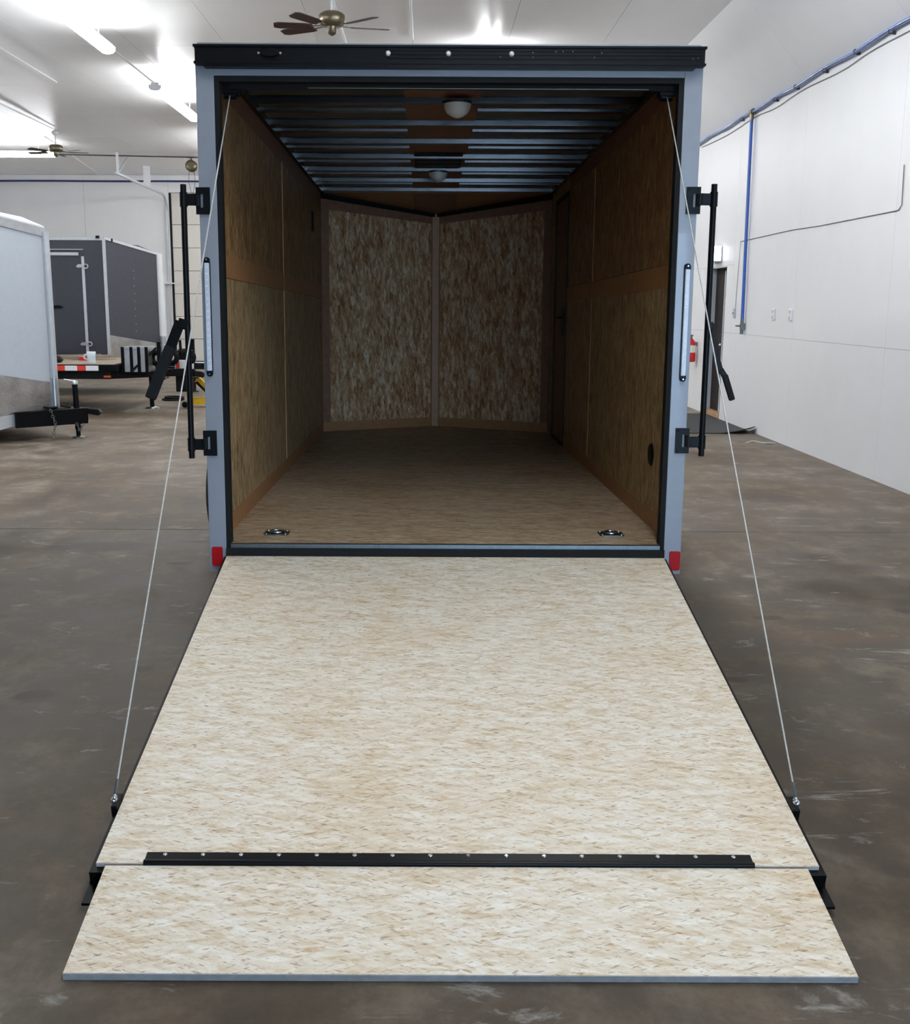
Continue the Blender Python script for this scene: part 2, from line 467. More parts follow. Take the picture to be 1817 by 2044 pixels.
# right wall with the doorway
DY0, DY1, DZ = 14.73, 15.62, 2.13
WX = WALL_X + 0.012
wr = MB()
wr.box(WX, WX + 0.2, FRONT_Y, DY0, 0, EAVE_Z).box(WX, WX + 0.2, DY1, BACK_Y, 0, EAVE_Z).box(WX, WX + 0.2, DY0, DY1, DZ, EAVE_Z)
wall_right = struct(wr.build('wall_right', 'wall_gap'))
J = [FRONT_Y + 0.02, -5.12, -2.68, -0.24, 2.20, 4.64, 7.08, 9.52, 11.96, 14.40, 16.84, 19.28, 21.72, 24.16, 26.60, BACK_Y - 0.02]
GP = 0.0015
def wpanel(y0, y1, z0, z1):
    box('wall_panel', WALL_X, WX, y0 + GP, y1 - GP, z0 + GP, z1 - GP, 'wall_white', wall_right)
for a, b in zip(J[:-1], J[1:]):
    if a < DY0 < b:
        wpanel(a, DY0, 0, 1.217); wpanel(DY1, b, 0, 1.217)
        wpanel(a, DY0, 1.217, DZ); wpanel(DY1, b, 1.217, DZ); wpanel(a, b, DZ, EAVE_Z)
    else:
        wpanel(a, b, 0, 1.217); wpanel(a, b, 1.217, EAVE_Z)
# sloped lining between wall top and ceiling
def cove(y0, y1, off=0.0, th=0.012):
    p = [(WALL_X + off, EAVE_Z - off * 0.2), (COVE_X + off, CEIL_Z + off), (COVE_X + off + th, CEIL_Z + off + th), (WALL_X + off + th, EAVE_Z + th)]
    return MB().prism([(x, y0, z) for x, z in p], (0, y1 - y0, 0))
cv = struct(cove(FRONT_Y, BACK_Y, 0.014, 0.15).build('trim_1', 'wall_gap'))
for a, b in zip(J[:-1], J[1:]):
    cove(a + GP, b - GP).build('cove_panel', 'wall_white', cv)

# ceiling and its liner panels
ceiling = struct(box('ceiling', LEFT_X, COVE_X + 0.05, FRONT_Y, BACK_Y, CEIL_Z + 0.006, CEIL_Z + 0.2, 'wall_gap'))
cx_edges = [COVE_X]
x = -0.197 + 2.44
cx_edges.append(x)
while x > LEFT_X:
    x -= 1.22; cx_edges.append(max(x, LEFT_X))
cy_edges = [FRONT_Y, 1.4, 6.6, 9.2, 11.8, 14.42, 16.98, 19.53, 22.1, 24.7, 27.2, BACK_Y]
for i in range(len(cx_edges) - 1):
    for j in range(len(cy_edges) - 1):
        if cy_edges[j] < 11 and i % 2 == 0 and i + 2 < len(cx_edges) - 1 + 1:
            pass
        box('ceiling_panel', cx_edges[i + 1] + 0.0025, cx_edges[i] - 0.0025, cy_edges[j] + 0.004, cy_edges[j + 1] - 0.004, CEIL_Z, CEIL_Z + 0.006, 'ceil_white', ceiling)

# back wall with its overhead door
GX0, GX1, GZ = -6.86, -2.6, 4.45
bw = MB()
bw.box(LEFT_X, GX0, BACK_Y, BACK_Y + 0.2, 0, CEIL_Z + 0.2).box(GX1, WALL_X + 0.2, BACK_Y, BACK_Y + 0.2, 0, CEIL_Z + 0.2).box(GX0, GX1, BACK_Y, BACK_Y + 0.2, GZ, CEIL_Z + 0.2)
wall_back = struct(bw.build('wall_back', 'wall_gap'))
xs = [LEFT_X, -11.54, -9.10, GX0]
for a, b in zip(xs[:-1], xs[1:]):
    box('wall_panel', a + 0.003, b - 0.003, BACK_Y - 0.012, BACK_Y, 0, CEIL_Z - 0.004, 'wall_white', wall_back)
box('wall_panel', GX0 + 0.003, GX1 - 0.003, BACK_Y - 0.012, BACK_Y, GZ + 0.01, CEIL_Z - 0.004, 'wall_white', wall_back)
for a, b in ((GX1, 0.7), (0.7, WALL_X)):
    box('wall_panel', a + 0.003, b - 0.003, BACK_Y - 0.012, BACK_Y, 0, CEIL_Z - 0.004, 'wall_white', wall_back)
door2 = struct(empty('door_2', ((GX0 + GX1) / 2, BACK_Y + 0.05, 0)))
hw = (GX1 - GX0) / 2
for k in range(7):
    z0 = 0.03 + k * 0.602; z1 = z0 + 0.590 if k < 6 else GZ
    box('door_section', -hw + 0.05, hw - 0.05, 0, 0.05, z0, z1, 'door_white', door2, 0.006)
box('door_backing', -hw, hw, 0.05, 0.12, 0.0, GZ, 'wall_gap', door2)
box('bottom_seal', -hw + 0.05, hw - 0.05, -0.02, 0.05, 0.0, 0.035, 'rubber', door2)
box('edge_seal', -hw, -hw + 0.045, -0.02, 0.03, 0, GZ, 'rubber', door2)
tr = MB()
tr.bar((-hw - 0.05, -0.10, 0), (-hw - 0.05, -0.10, 4.0), 0.05, 0.05)
prev = Vector((-hw - 0.05, -0.10, 4.0))
for k in range(1, 7):
    a = k / 6 * math.pi / 2
    cur = Vector((-hw - 0.05, -0.10 - 0.38 * (1 - math.cos(a)), 4.0 + 0.38 * math.sin(a)))
    tr.bar(prev, cur, 0.05, 0.05, (1, 0, 0)); prev = cur
tr.bar(prev, (-hw - 0.05, -4.6, 4.42), 0.05, 0.05)
tr.build('door_track', 'alu_soft', door2)
h = MB(); h.box(-hw - 0.08, -hw - 0.03, -4.45, -4.40, 4.42, 4.88); h.bar((-hw - 0.05, -4.42, 4.45), (-hw - 0.05, -3.6, 4.88), 0.04, 0.02)
h.build('track_hanger', 'alu_soft', door2)
h = MB(); h.box(-hw - 0.12, -hw + 0.05, -2.05, -2.03, 4.40, 4.88)
h.build('track_hanger', 'white_paint', door2)
h = MB(); h.tube([(-hw - 0.22, -0.14, 0), (-hw - 0.22, -0.14, 2.10)], 0.05, 12); h.box(-hw - 0.38, -hw + 0.10, -0.18, -0.10, 2.09, 2.12)
h.build('track_guard', 'white_paint', door2)

# front and left walls (behind and beside the camera) with the open overhead doorway
fw = MB()
fw.box(LEFT_X, DOOR_X0, FRONT_Y - 0.2, FRONT_Y, 0, CEIL_Z + 0.2).box(DOOR_X1, WALL_X + 0.2, FRONT_Y - 0.2, FRONT_Y, 0, CEIL_Z + 0.2).box(DOOR_X0, DOOR_X1, FRONT_Y - 0.2, FRONT_Y, DOOR_H, CEIL_Z + 0.2)
struct(fw.build('wall_front', 'wall_white'))
struct(box('wall_left', LEFT_X - 0.2, LEFT_X, FRONT_Y - 0.2, BACK_Y + 0.2, 0, CEIL_Z + 0.2, 'wall_white'))

# personnel door in the right wall
door1 = struct(empty('door_1', (WALL_X, DY0, 0)))
fr = MB()
fr.box(0.002, 0.12, 0.0, 0.012, 0, DZ).box(-0.004, 0.12, DY1 - DY0 - 0.02, DY1 - DY0, 0, DZ).box(-0.004, 0.12, 0.0, DY1 - DY0, DZ - 0.02, DZ)
fr.build('door_frame', 'jamb', door1)
box('door_leaf', 0.10, 0.145, 0.02, DY1 - DY0 - 0.02, 0.02, DZ - 0.02, 'door_brown', door1)
box('door_strip', 0.090, 0.102, 0.36, 0.40, 0.06, DZ - 0.06, 'jamb', door1)
hb = MB(); hb.lathe([(0.03, 0), (0.03, 0.008), (0.012, 0.012), (0.012, 0.05), (0.028, 0.055), (0.03, 0.075), (0.02, 0.09)], (0.10, 0.50, 1.02), (-1, 0, 0), 14)
hb.build('door_knob', 'chrome', door1)
sl = box('threshold_board', 0.0, 0.16, 0.03, DY1 - DY0 - 0.03, 0.0, 0.07, 'wood_scrap', door1, 0.005)

# ------------------------------------------------------------------ the open cargo trailer
T = empty('cargo_trailer', (0.0856, 4.5834, 0.4955))
T.rotation_mode = 'XYZ'
T.rotation_euler = (rz(0.0019) @ rx(-0.0160) @ ry(0.0013)).to_euler('XYZ')
tag(T, 'silver enclosed cargo trailer with its plywood ramp door lowered towards the viewer', 'trailer')
HW, OW, IW, ZF, ZC, OH = 1.065, 0.9885, 1.016, 0.035, 2.124, 2.040
L1, APEX, APEX_Z = 4.80, 5.38, 2.005
# outer shell
sk = MB()
for s in (-1, 1):
    x0, x1 = sorted((s * 1.036, s * HW))
    if s < 0:
        sk.box(x0, x1, 0.04, L1, -0.10, 2.165)
    else:
        sk.box(x0, x1, 0.04, 3.70, -0.10, 2.165).box(x0, x1, 4.50, L1, -0.10, 2.165).box(x0, x1, 3.70, 4.50, -0.10, 0.03).box(x0, x1, 3.70, 4.50, 2.03, 2.165)
sk.prism([(-HW, L1, -0.10), (0, APEX + 0.06, -0.10), (0, APEX + 0.03, -0.10), (-1.036, L1, -0.10)], (0, 0, 2.265))
sk.prism([(HW, L1, -0.10), (1.036, L1, -0.10), (0, APEX + 0.03, -0.10), (0, APEX + 0.06, -0.10)], (0, 0, 2.265))
sk.build('outer_skin', 'silver_skin', T)
# rear frame
rf = MB()
for s in (-1, 1):
    a, b = sorted((s * OW, s * HW))
    rf.box(a, b, -0.004, 0.05, -0.098, 2.095)
rf.box(-OW, OW, -0.004, 0.05, OH, 2.095)
frame = rf.build('rear_frame', 'silver', T, 0.002)
se = MB()
for s in (-1, 1):
    a, b = sorted((s * 0.967, s * OW))
    se.box(a, b, -0.002, 0.05, 0.0, OH)
se.box(-0.967, 0.967, -0.002, 0.05, 2.018, OH)
se.build('rubber_seal', 'rubber', frame)
for s, z0, z1, xc in ((-1, -0.069, 0.019, -1.0295), (1, -0.08, 0.008, 1.038)):
    m_ = MB(); w2 = 0.024
    zc_ = (z0 + z1) / 2; hh = (z1 - z0) / 2; poly = []
    for cx_, cz_, a0 in ((w2 - .007, hh - .007, 0), (-(w2 - .007), hh - .007, 90), (-(w2 - .012), -(hh - .012), 180), (w2 - .012, -(hh - .012), 270)):
        rr = .007 if cz_ > 0 else .012
        for q in range(5):
            a = math.radians(a0 + q * 22.5); poly.append((xc + cx_ + rr * math.cos(a), -0.004, zc_ + cz_ + rr * math.sin(a)))
    m_.prism(poly, (0, -0.008, 0)); m_.build('red_reflector', 'red_lens', frame)['label'] = 'red rounded reflector'
# tail light strips
for s, z0, z1, xc in ((-1, 0.783, 1.297, -1.038), (1, 0.771, 1.280, 1.035)):
    e = MB()
    for zc_, dz in ((z0 + 0.014, -1), (z1 - 0.014, 1)):
        e.lathe([(0.013, 0), (0.013, 0.016), (0.010, 0.02)], (xc, -0.004, zc_), (0, -1, 0), 14)
        e.box(xc - 0.013, xc + 0.013, -0.022, -0.004, min(zc_, zc_ - dz * 0.014), max(zc_, zc_ - dz * 0.014))
    e.box(xc - 0.0135, xc + 0.0135, -0.012, -0.004, z0 + 0.02, z1 - 0.02)
    lb = e.build('tail_light_strip', 'black', frame)
    ln = MB(); ln.box(xc - 0.0105, xc + 0.0105, -0.026, -0.010, z0 + 0.026, z1 - 0.026)
    ln.build('lens', 'clear_lens', lb, 0.003)
    for k in range(17):
        zz = z0 + 0.045 + k * (z1 - z0 - 0.09) / 16
        MB().lathe([(0.0045, 0), (0.004, 0.002)], (xc, -0.026, zz), (0, -1, 0), 8).build('light_diode', 'dome', lb)
    for zz in (z0 + 0.012, z1 - 0.012):
        MB().lathe([(0.004, 0), (0.003, 0.002)], (xc, -0.024, zz), (0, -1, 0), 8).build('screw', 'chrome', lb)
# black header cap with ribs, marker light and clearance lamps
hc = MB()
hc.box(-1.057, 1.060, -0.045, 0.06, 2.082, 2.152)
hc.box(-1.063, 1.066, -0.052, 0.06, 2.144, 2.154)
hc.box(-1.061, 1.064, -0.052, 0.06, 2.078, 2.087)
for z in (2.101, 2.116, 2.131):
    hc.box(-0.26, 1.045, -0.0475, -0.045, z, z + 0.003)
header = hc.build('header_cap', 'black', T, 0.002)
hc = MB(); hc.box(-1.02, 1.02, -0.050, -0.004, 2.066, 2.079); hc.build('drip_rail', 'black', header)
ml = MB()
poly = [(-0.745 + 0.038 * math.cos(a), -0.045, 2.120 + 0.016 * math.copysign(abs(math.sin(a)) ** 0.6, math.sin(a))) for a in [2 * math.pi * k / 18 for k in range(18)]]
ml.prism(poly, (0, -0.016, 0)); mk = ml.build('marker_lamp', 'black', header, 0.003)
for dx in (-0.046, 0.044):
    MB().lathe([(0.007, 0), (0.005, 0.004)], (-0.745 + dx, -0.045, 2.120), (0, -1, 0), 10).build('screw', 'chrome', mk)
for x in (-0.255, -0.005, 0.257):
    MB().lathe([(0.011, 0), (0.0105, 0.006), (0.006, 0.012)], (x, -0.045, 2.121), (0, -1, 0), 14).build('clearance_lamp', 'dome', header)
random.seed(3)
for x, z in ((0.345, 2.126), (0.345, 2.108), (0.21, 2.109), (0.44, 2.130), (0.47, 2.131), (0.51, 2.131), (0.60, 2.109), (0.63, 2.127), (1.01, 2.104), (1.03, 2.108)):
    MB().lathe([(0.0035, 0), (0.002, 0.002)], (x, -0.0475, z), (0, -1, 0), 8).build('rivet', 'zinc', header)

# floor
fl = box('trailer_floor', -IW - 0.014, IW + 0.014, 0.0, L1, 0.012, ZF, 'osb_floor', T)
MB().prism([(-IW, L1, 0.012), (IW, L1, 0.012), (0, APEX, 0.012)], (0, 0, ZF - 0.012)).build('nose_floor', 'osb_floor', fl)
box('sill_plate', -0.965, 0.965, -0.022, 0.004, 0.004, ZF + 0.001, 'zinc', fl)
box('sill_gasket', -0.985, 0.985, -0.034, -0.020, -0.03, 0.018, 'rubber', fl)
box('floor_underframe', -1.03, 1.03, 0.0, L1, -0.10, 0.012, 'black_matte', T)
# floor seam (8 ft) barely visible: two tie-down rings near the sill
def d_ring(xc, yc):
    m_ = MB()
    w, d = 0.058, 0.052
    poly = [(xc - w, yc - d + .014, ZF), (xc - w + .012, yc - d, ZF), (xc + w - .012, yc - d, ZF), (xc + w, yc - d + .014, ZF), (xc + w, yc + d - .014, ZF), (xc + w - .012, yc + d, ZF), (xc - w + .012, yc + d, ZF), (xc - w, yc + d - .014, ZF)]
    m_.prism(poly, (0, 0, 0.004))
    o = m_.build('tie_down_ring', 'zinc', fl)
    MB().lathe([(0.036, 0), (0.030, 0.003), (0.001, 0.001)], (xc, yc, ZF + 0.004), (0, 0, 1), 18).build('recess_cup', 'black', o)
    MB().torus((xc, yc, ZF + 0.010), 0.030, 0.0055, (0, 0, 1), 20, 8).build('ring', 'chrome', o)
    for a in (-1, 1):
        for b in (-1, 1):
            MB().lathe([(0.006, 0), (0.004, 0.003)], (xc + a * 0.045, yc + b * 0.038, ZF + 0.004), (0, 0, 1), 8).build('screw', 'chrome', o)
d_ring(-0.792, 0.225); d_ring(0.790, 0.240)

# interior side walls: sheets, seam strips, bands
def side(s, seam_y, zj, band):
    x0, x1 = (-IW - 0.014, -IW) if s < 0 else (IW, IW + 0.014)
    cuts = [0.02, seam_y, L1] if s < 0 else [0.02, seam_y, 3.70]
    base = None
    for a, b in zip(cuts[:-1], cuts[1:]):
        for z0, z1 in ((ZF, zj), (zj, ZC)):
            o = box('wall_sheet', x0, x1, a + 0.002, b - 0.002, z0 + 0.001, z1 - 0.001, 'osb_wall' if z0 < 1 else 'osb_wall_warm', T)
            base = base or o
    if s > 0:
        box('wall_sheet', x0, x1, 4.50, L1, ZF, ZC, 'osb_wall', T)
        box('wall_sheet', x0, x1, 3.70, 4.50, 2.035, ZC, 'osb_wall', T)
    xi0, xi1 = (-IW, -IW + 0.003) if s < 0 else (IW - 0.003, IW)
    end = L1 if s < 0 else 3.70
    box('base_board', xi0, xi1, 0.02, end, ZF, ZF + 0.085, 'ply_orange', T)
    box('top_board', xi0, xi1, 0.02, end, ZC - 0.10, ZC, 'ply_brown', T)
    for a, b in zip(cuts[:-1], cuts[1:]):
        box('wall_band', xi0, xi1, a + 0.004, b - 0.004, band[0], band[1], 'ply_orange' if s < 0 else 'ply_tan', T)
    xs0, xs1 = (-IW, -IW + 0.005) if s < 0 else (IW - 0.005, IW)
    for z0, z1 in ((ZF + 0.085, band[0]), (band[1], ZC - 0.10)):
        box('seam_strip', xs0, xs1, seam_y - 0.008, seam_y + 0.008, z0, z1, 'ply_tan', T)
side(-1, 2.29, 1.22, (1.222, 1.325))
side(1, 2.465, 1.29, (1.185, 1.288))
# side vent slit on the left sheet, round vent on the right
MB().box(-IW, -IW + 0.004, 4.03, 4.18, 1.74, 1.90).build('side_vent', 'black_matte', T, 0.003)
v_ = MB(); v_.lathe([(0.056, 0), (0.052, 0.006), (0.001, 0.004)], (IW, 0.462, 0.388), (-1, 0, 0), 24)
v_.build('round_vent', 'black_matte', T)
# side entry door
sd = MB()
sd.box(IW - 0.006, IW + 0.03, 3.705, 3.735, 0.04, 2.03).box(IW - 0.006, IW + 0.03, 4.455, 4.495, 0.04, 2.03).box(IW - 0.006, IW + 0.03, 3.705, 4.495, 1.995, 2.03).box(IW - 0.006, IW + 0.03, 3.705, 4.495, 0.036, 0.065)
sdoor = sd.build('side_door', 'black', T)
box('door_panel', IW + 0.004, IW + 0.022, 3.735, 4.455, 0.065, 1.995, 'ply_brown', sdoor)
lk = MB(); lk.box(IW - 0.012, IW + 0.004, 3.86, 3.98, 1.00, 1.13); lk.tube([(IW - 0.012, 3.92, 1.06), (IW - 0.05, 3.92, 1.06)], 0.009, 8); lk.tube([(IW - 0.05, 3.86, 1.06), (IW - 0.05, 3.98, 1.06)], 0.008, 8); lk.box(IW - 0.012, IW + 0.004, 3.88, 3.93, 0.92, 1.0)
lk.build('door_latch', 'black', sdoor)

# V nose: sheets, trims, sloped roof
def nose(s):
    c0, c1 = Vector((s * IW, L1, 0)), Vector((0, APEX, 0))
    d = c1 - c0; ln = d.length; d.normalize()
    n = Vector((-s * d.y * s, 0, 0)); n = Vector((d.y, -d.x, 0))
    if n.y > 0: n = -n                                   # towards the room
    def quad(u0, u1, z0a, z0b, z1a, z1b, th, name, mat, par):
        a0, a1 = c0 + d * u0, c0 + d * u1
        pts = [a0 + Vector((0, 0, z0a)), a1 + Vector((0, 0, z0b)), a1 + Vector((0, 0, z1b)), a0 + Vector((0, 0, z1a))]
        return MB().prism(pts, n * th).build(name, mat, par)
    top = lambda u: ZC + (APEX_Z - ZC) * u / ln
    sh = quad(0, ln, ZF, ZF, top(0), top(ln), -0.012, 'nose_sheet', 'osb_nose', T)
    quad(0, ln, ZF, ZF, ZF + 0.085, ZF + 0.085, 0.006, 'base_board', 'ply_orange', sh)
    quad(0, ln, top(0) - 0.13, top(ln) - 0.09, top(0), top(ln), 0.005, 'top_board', 'ply_brown', sh)
    quad(0, 0.075, ZF + 0.085, ZF + 0.085, top(0) - 0.13, top(.075) - 0.13, 0.005, 'edge_board', 'ply_brown', sh)
    quad(0.0, ln, top(0) - 0.045, top(ln) - 0.03, top(0), top(ln), 0.03, 'cove_trim', 'black_matte', sh)
    return sh
nose(-1); nose(1)
MB().prism([(-0.042, APEX - 0.024, ZF), (0.042, APEX - 0.024, ZF), (0.03, APEX - 0.04, ZF), (-0.03, APEX - 0.04, ZF)], (0, 0, APEX_Z - ZF)).build('nose_post', 'ply_orange', T)
# roof: metal sheets each side, plywood strip in the middle, hat-section bows, lamps
RZ = ZC + 0.030
roof = box('roof_skin', -HW, HW, 0.05, L1, RZ + 0.012, RZ + 0.03, 'silver_skin', T)
box('roof_sheet', -1.03, -0.205, 0.06, L1, RZ, RZ + 0.008, 'roof_metal', roof)
box('roof_sheet', 0.180, 1.03, 0.06, L1, RZ, RZ + 0.008, 'roof_metal', roof)
box('roof_strip', -0.205, 0.180, 0.06, L1, RZ - 0.004, RZ + 0.006, 'ply_brown', roof)
for k in range(7):
    yb = 0.985 + 0.61 * k
    b_ = MB()
    b_.prism([(-IW, yb - 0.05, RZ - 0.003), (-IW, yb - 0.024, RZ - 0.003), (-IW, yb - 0.0212, ZC), (-IW, yb + 0.0212, ZC), (-IW, yb + 0.024, RZ - 0.003), (-IW, yb + 0.05, RZ - 0.003), (-IW, yb + 0.05, RZ), (-IW, yb - 0.05, RZ)], (2 * IW, 0, 0))
    b_.build('roof_bow', 'bow', roof)
    if k < 6:   # stiffening rib between bows, on the metal sheets only
        for xa, xb in ((-1.0, -0.205), (0.18, 1.0)):
            MB().prism([(xa, yb + 0.262, RZ), (xa, yb + 0.264, RZ - 0.014), (xa, yb + 0.33, RZ - 0.014), (xa, yb + 0.34, RZ)], (xb - xa, 0, 0)).build('roof_rib', 'bow', roof)
def nose_roof():
    m_ = MB()
    a, b, c = Vector((-IW, L1, ZC + 0.008)), Vector((IW, L1, ZC + 0.008)), Vector((0, APEX + 0.01, APEX_Z + 0.008))
    m_.prism([a, b, c], (0, 0, 0.01))
    o = m_.build('nose_roof', 'ply_tan', roof)
    MB().prism([(-HW, L1 - 0.02, 2.165), (HW, L1 - 0.02, 2.165), (0, APEX + 0.06, 2.165)], (0, 0, 0.02)).build('nose_roof_skin', 'silver_skin', roof)
    t_ = lambda x, y: Vector((x, y, ZC + 0.006 + (APEX_Z - ZC) * (y - L1) / (APEX - L1)))
    MB().prism([t_(-0.20, L1), t_(0.18, L1), t_(0.18, L1 + 0.47), t_(0.0, APEX), t_(-0.20, L1 + 0.46)], (0, 0, -0.004)).build('nose_strip', 'ply_brown', o)
nose_roof()
box('wall_angle', -IW, -IW + 0.03, 0.06, L1, ZC - 0.004, RZ, 'bow', roof)
box('wall_angle', IW - 0.03, IW, 0.06, L1, ZC - 0.004, RZ, 'bow', roof)
def dome(x, y, z, k):
    b_ = MB().lathe([(0.078 * k, 0), (0.078 * k, 0.012)], (x, y, z), (0, 0, -1), 24).build('dome_lamp', 'zinc', roof)
    MB().lathe([(0.074 * k, 0.008), (0.070 * k, 0.026 * k + .008), (0.056 * k, 0.050 * k + .008), (0.032 * k, 0.066 * k + .008), (0.012 * k, 0.074 * k + .008)], (x, y, z), (0, 0, -1), 24).build('lens', 'dome', b_)
dome(0.062, 0.93, ZC, 0.95); dome(-0.006, 3.42, ZC, 0.95)
rvent = box('roof_vent', -0.175, 0.155, 2.72, 3.34, ZC + 0.012, ZC + 0.022, 'black_matte', roof)
for q in range(3):
    box('vent_slat', -0.165, 0.145, 2.80 + q * 0.19, 2.86 + q * 0.19, ZC + 0.006, ZC + 0.012, 'black', rvent)
# header inside: spring tube and roller brackets of the ramp cables
tb = MB().tube([(-0.93, 0.11, 2.050), (0.93, 0.11, 2.050)], 0.022, 12).build('spring_tube', 'black_matte', T)
box('header_lip', -0.93, 0.955, 0.051, 0.058, 1.998, 2.04, 'black_matte', T)
box('lip_edge', -0.60, 0.85, 0.049, 0.051, 2.002, 2.005, 'brass', T)
for s in (-1, 1):
    a, b = sorted((s * 0.905, s * 0.968))
    br = MB(); br.box(a, b, 0.07, 0.15, 1.985, 2.06); br.tube([(s * 0.965, 0.11, 1.985), (s * 0.915, 0.11, 1.985)], 0.018, 12)
    br.build('cable_roller', 'black', T)

# ramp door
AR = math.atan2(0.4163, 1.9757)
ramp = MB()
ramp.box(-0.997, -0.955, -2.045, -0.02, -0.050, -0.012).box(0.955, 0.997, -2.045, -0.02, -0.050, -0.012)
ramp.box(-0.955, 0.955, -2.06, -2.025, -0.066, -0.024)
ramp.box(-0.955, 0.955, -0.06, -0.02, -0.066, -0.02)
for y in (-0.55, -1.05, -1.55): ramp.box(-0.955, 0.955, y - 0.02, y + 0.02, -0.066, -0.021)
RD = ramp.build('ramp_door', 'black', T)
RD.location = (0, 0, -0.01)
RD.rotation_euler = (AR, 0, 0)
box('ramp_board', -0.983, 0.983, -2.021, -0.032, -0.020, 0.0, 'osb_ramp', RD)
box('board_edge', -0.983, 0.983, -2.0225, -2.0205, -0.020, -0.0005, 'edge_tan', RD)
ec = MB(); ec.box(-1.003, 1.003, -2.110, -2.035, -0.066, -0.058); ec.build('end_lip', 'black', RD)
for s_ in (-1, 1):
    x0, x1 = sorted((s_ * 0.96, s_ * 1.003))
    box('side_flange', x0, x1, -2.035, -0.03, -0.060, -0.052, 'black', RD)
ph = MB(); ph.box(-0.853, 0.806, -2.018, -1.982, 0.0, 0.004); ph.tube([(-0.853, -2.022, 0.003), (0.806, -2.022, 0.003)], 0.008, 10)
PH = ph.build('piano_hinge', 'black', RD)
for k in range(16):
    x = -0.802 + 0.104 * k
    m_ = MB().lathe([(0.0062, 0), (0.0060, 0.0015), (0.003, 0.0028)], (x, -1.991, 0.004), (0, 0, 1), 12)
    m_.build('hinge_screw', 'chrome' if k != 8 else 'zinc', PH)
for s in (-1, 1):
    x0, x1 = sorted((s * 0.985, s * 1.006))
    b_ = MB(); b_.box(x0, x1, -1.80, -1.735, -0.05, 0.012); o = b_.build('cable_bracket', 'black', RD, 0.004)
    e = MB(); e.torus((s * 1.000, -1.765, 0.020), 0.009, 0.0042, (1, 0, 0), 16, 8); e.lathe([(0.011, 0), (0.011, 0.008), (0.006, 0.012)], (s * 1.004, -1.768, 0.008), (0, 0, 1), 12)
    e.build('eye_bolt', 'chrome', o)
FR = 0.028
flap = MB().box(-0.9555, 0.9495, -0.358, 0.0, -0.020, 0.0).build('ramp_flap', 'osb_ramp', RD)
flap.location = (0, -2.030, -0.001)
flap.rotation_euler = (FR, 0, 0)
MB().box(-0.9565, 0.9505, -0.3605, -0.358, -0.0205, -0.001).build('flap_edge', 'edge_grey', RD)
bpy.data.objects['flap_edge'].location = flap.location
bpy.data.objects['flap_edge'].rotation_euler = flap.rotation_euler
# cables
Rm = Matrix.Rotation(AR, 3, 'X')
for s in (-1, 1):
    end = Rm @ Vector((s * 1.000, -1.765, 0.028)) + Vector((0, 0, -0.01))
    MB().tube([(s * 0.940, 0.10, 1.985), end], 0.0027, 8).build('ramp_cable', 'cable', T)
    c0 = end; dirv = (Vector((s * 0.940, 0.10, 1.985)) - end).normalized()
    MB().tube([c0, c0 + dirv * 0.045], 0.0055, 8).build('cable_ferrule', 'zinc', T)

# bar locks, swung open beside the posts
def bar_lock(s, ztop, zbot, xb, hand):
    root = MB().tube([(xb, -0.055, zbot), (xb, -0.055, ztop)], 0.0128, 14).build('lock_bar', 'black', T)
    for zc_ in (ztop - 0.062, zbot + 0.062):
        xa, xc_ = (s * 1.017, s * 1.077)
        x0, x1 = sorted((xa, xc_))
        p = MB()
        # plate with a slot: four strips round the gap
        sx0, sx1 = sorted((s * 1.046, s * 1.057))
        p.box(x0, sx0, -0.014, -0.004, zc_ - 0.056, zc_ + 0.056).box(sx1, x1, -0.014, -0.004, zc_ - 0.056, zc_ + 0.056)
        p.box(sx0, sx1, -0.014, -0.004, zc_ + 0.028, zc_ + 0.056).box(sx0, sx1, -0.014, -0.004, zc_ - 0.056, zc_ - 0.028)
        p.build('hinge_plate', 'black', root)
        a0, a1 = sorted((s * 1.064, xb))
        MB().box(a0, a1, -0.062, -0.044, zc_ - 0.024, zc_ + 0.024).build('hinge_arm', 'black', root, 0.003)
        a0, a1 = sorted((s * 1.060, s * 1.074))
        MB().box(a0, a1, -0.062, -0.008, zc_ - 0.024, zc_ + 0.024).build('hinge_arm', 'black', root)
        MB().tube([(xb, -0.055, zc_ - 0.03), (xb, -0.055, zc_ + 0.03)], 0.0165, 14).build('bar_sleeve', 'black', root)
        for dz in (-0.045, 0.045):
            MB().lathe([(0.0045, 0), (0.003, 0.003)], (s * 1.026, -0.014, zc_ + dz), (0, -1, 0), 8).build('bolt', 'black_matte', root)
    h_ = MB()
    for a, b, w, t_ in hand['bars']: h_.bar(a, b, w, t_, (0, 1, 0))
    ho = h_.build('lock_handle', 'black', root, 0.003)
    a, b, w, t_ = hand['grip']
    g_ = MB().bar(a, b, w, t_, (0, 1, 0)); g_.build('handle_grip', 'grip', ho, 0.006)
bar_lock(-1, 1.592, 0.428, -1.120, dict(
    bars=[((-1.118, -0.06, 1.005), (-1.158, -0.06, 1.018), 0.042, 0.03), ((-1.150, -0.06, 1.022), (-1.205, -0.06, 0.890), 0.044, 0.018)],
    grip=((-1.195, -0.06, 0.915), (-1.292, -0.06, 0.690), 0.047, 0.028)))
bar_lock(1, 1.604, 0.449, 1.122, dict(
    bars=[((1.118, -0.06, 1.015), (1.142, -0.06, 1.015), 0.034, 0.03), ((1.138, -0.06, 1.025), (1.168, -0.06, 0.865), 0.018, 0.016), ((1.168, -0.06, 0.870), (1.188, -0.06, 0.815), 0.026, 0.016), ((1.185, -0.06, 0.830), (1.212, -0.06, 0.790), 0.024, 0.016)],
    grip=((1.205, -0.06, 0.805), (1.244, -0.06, 0.695), 0.026, 0.022)))
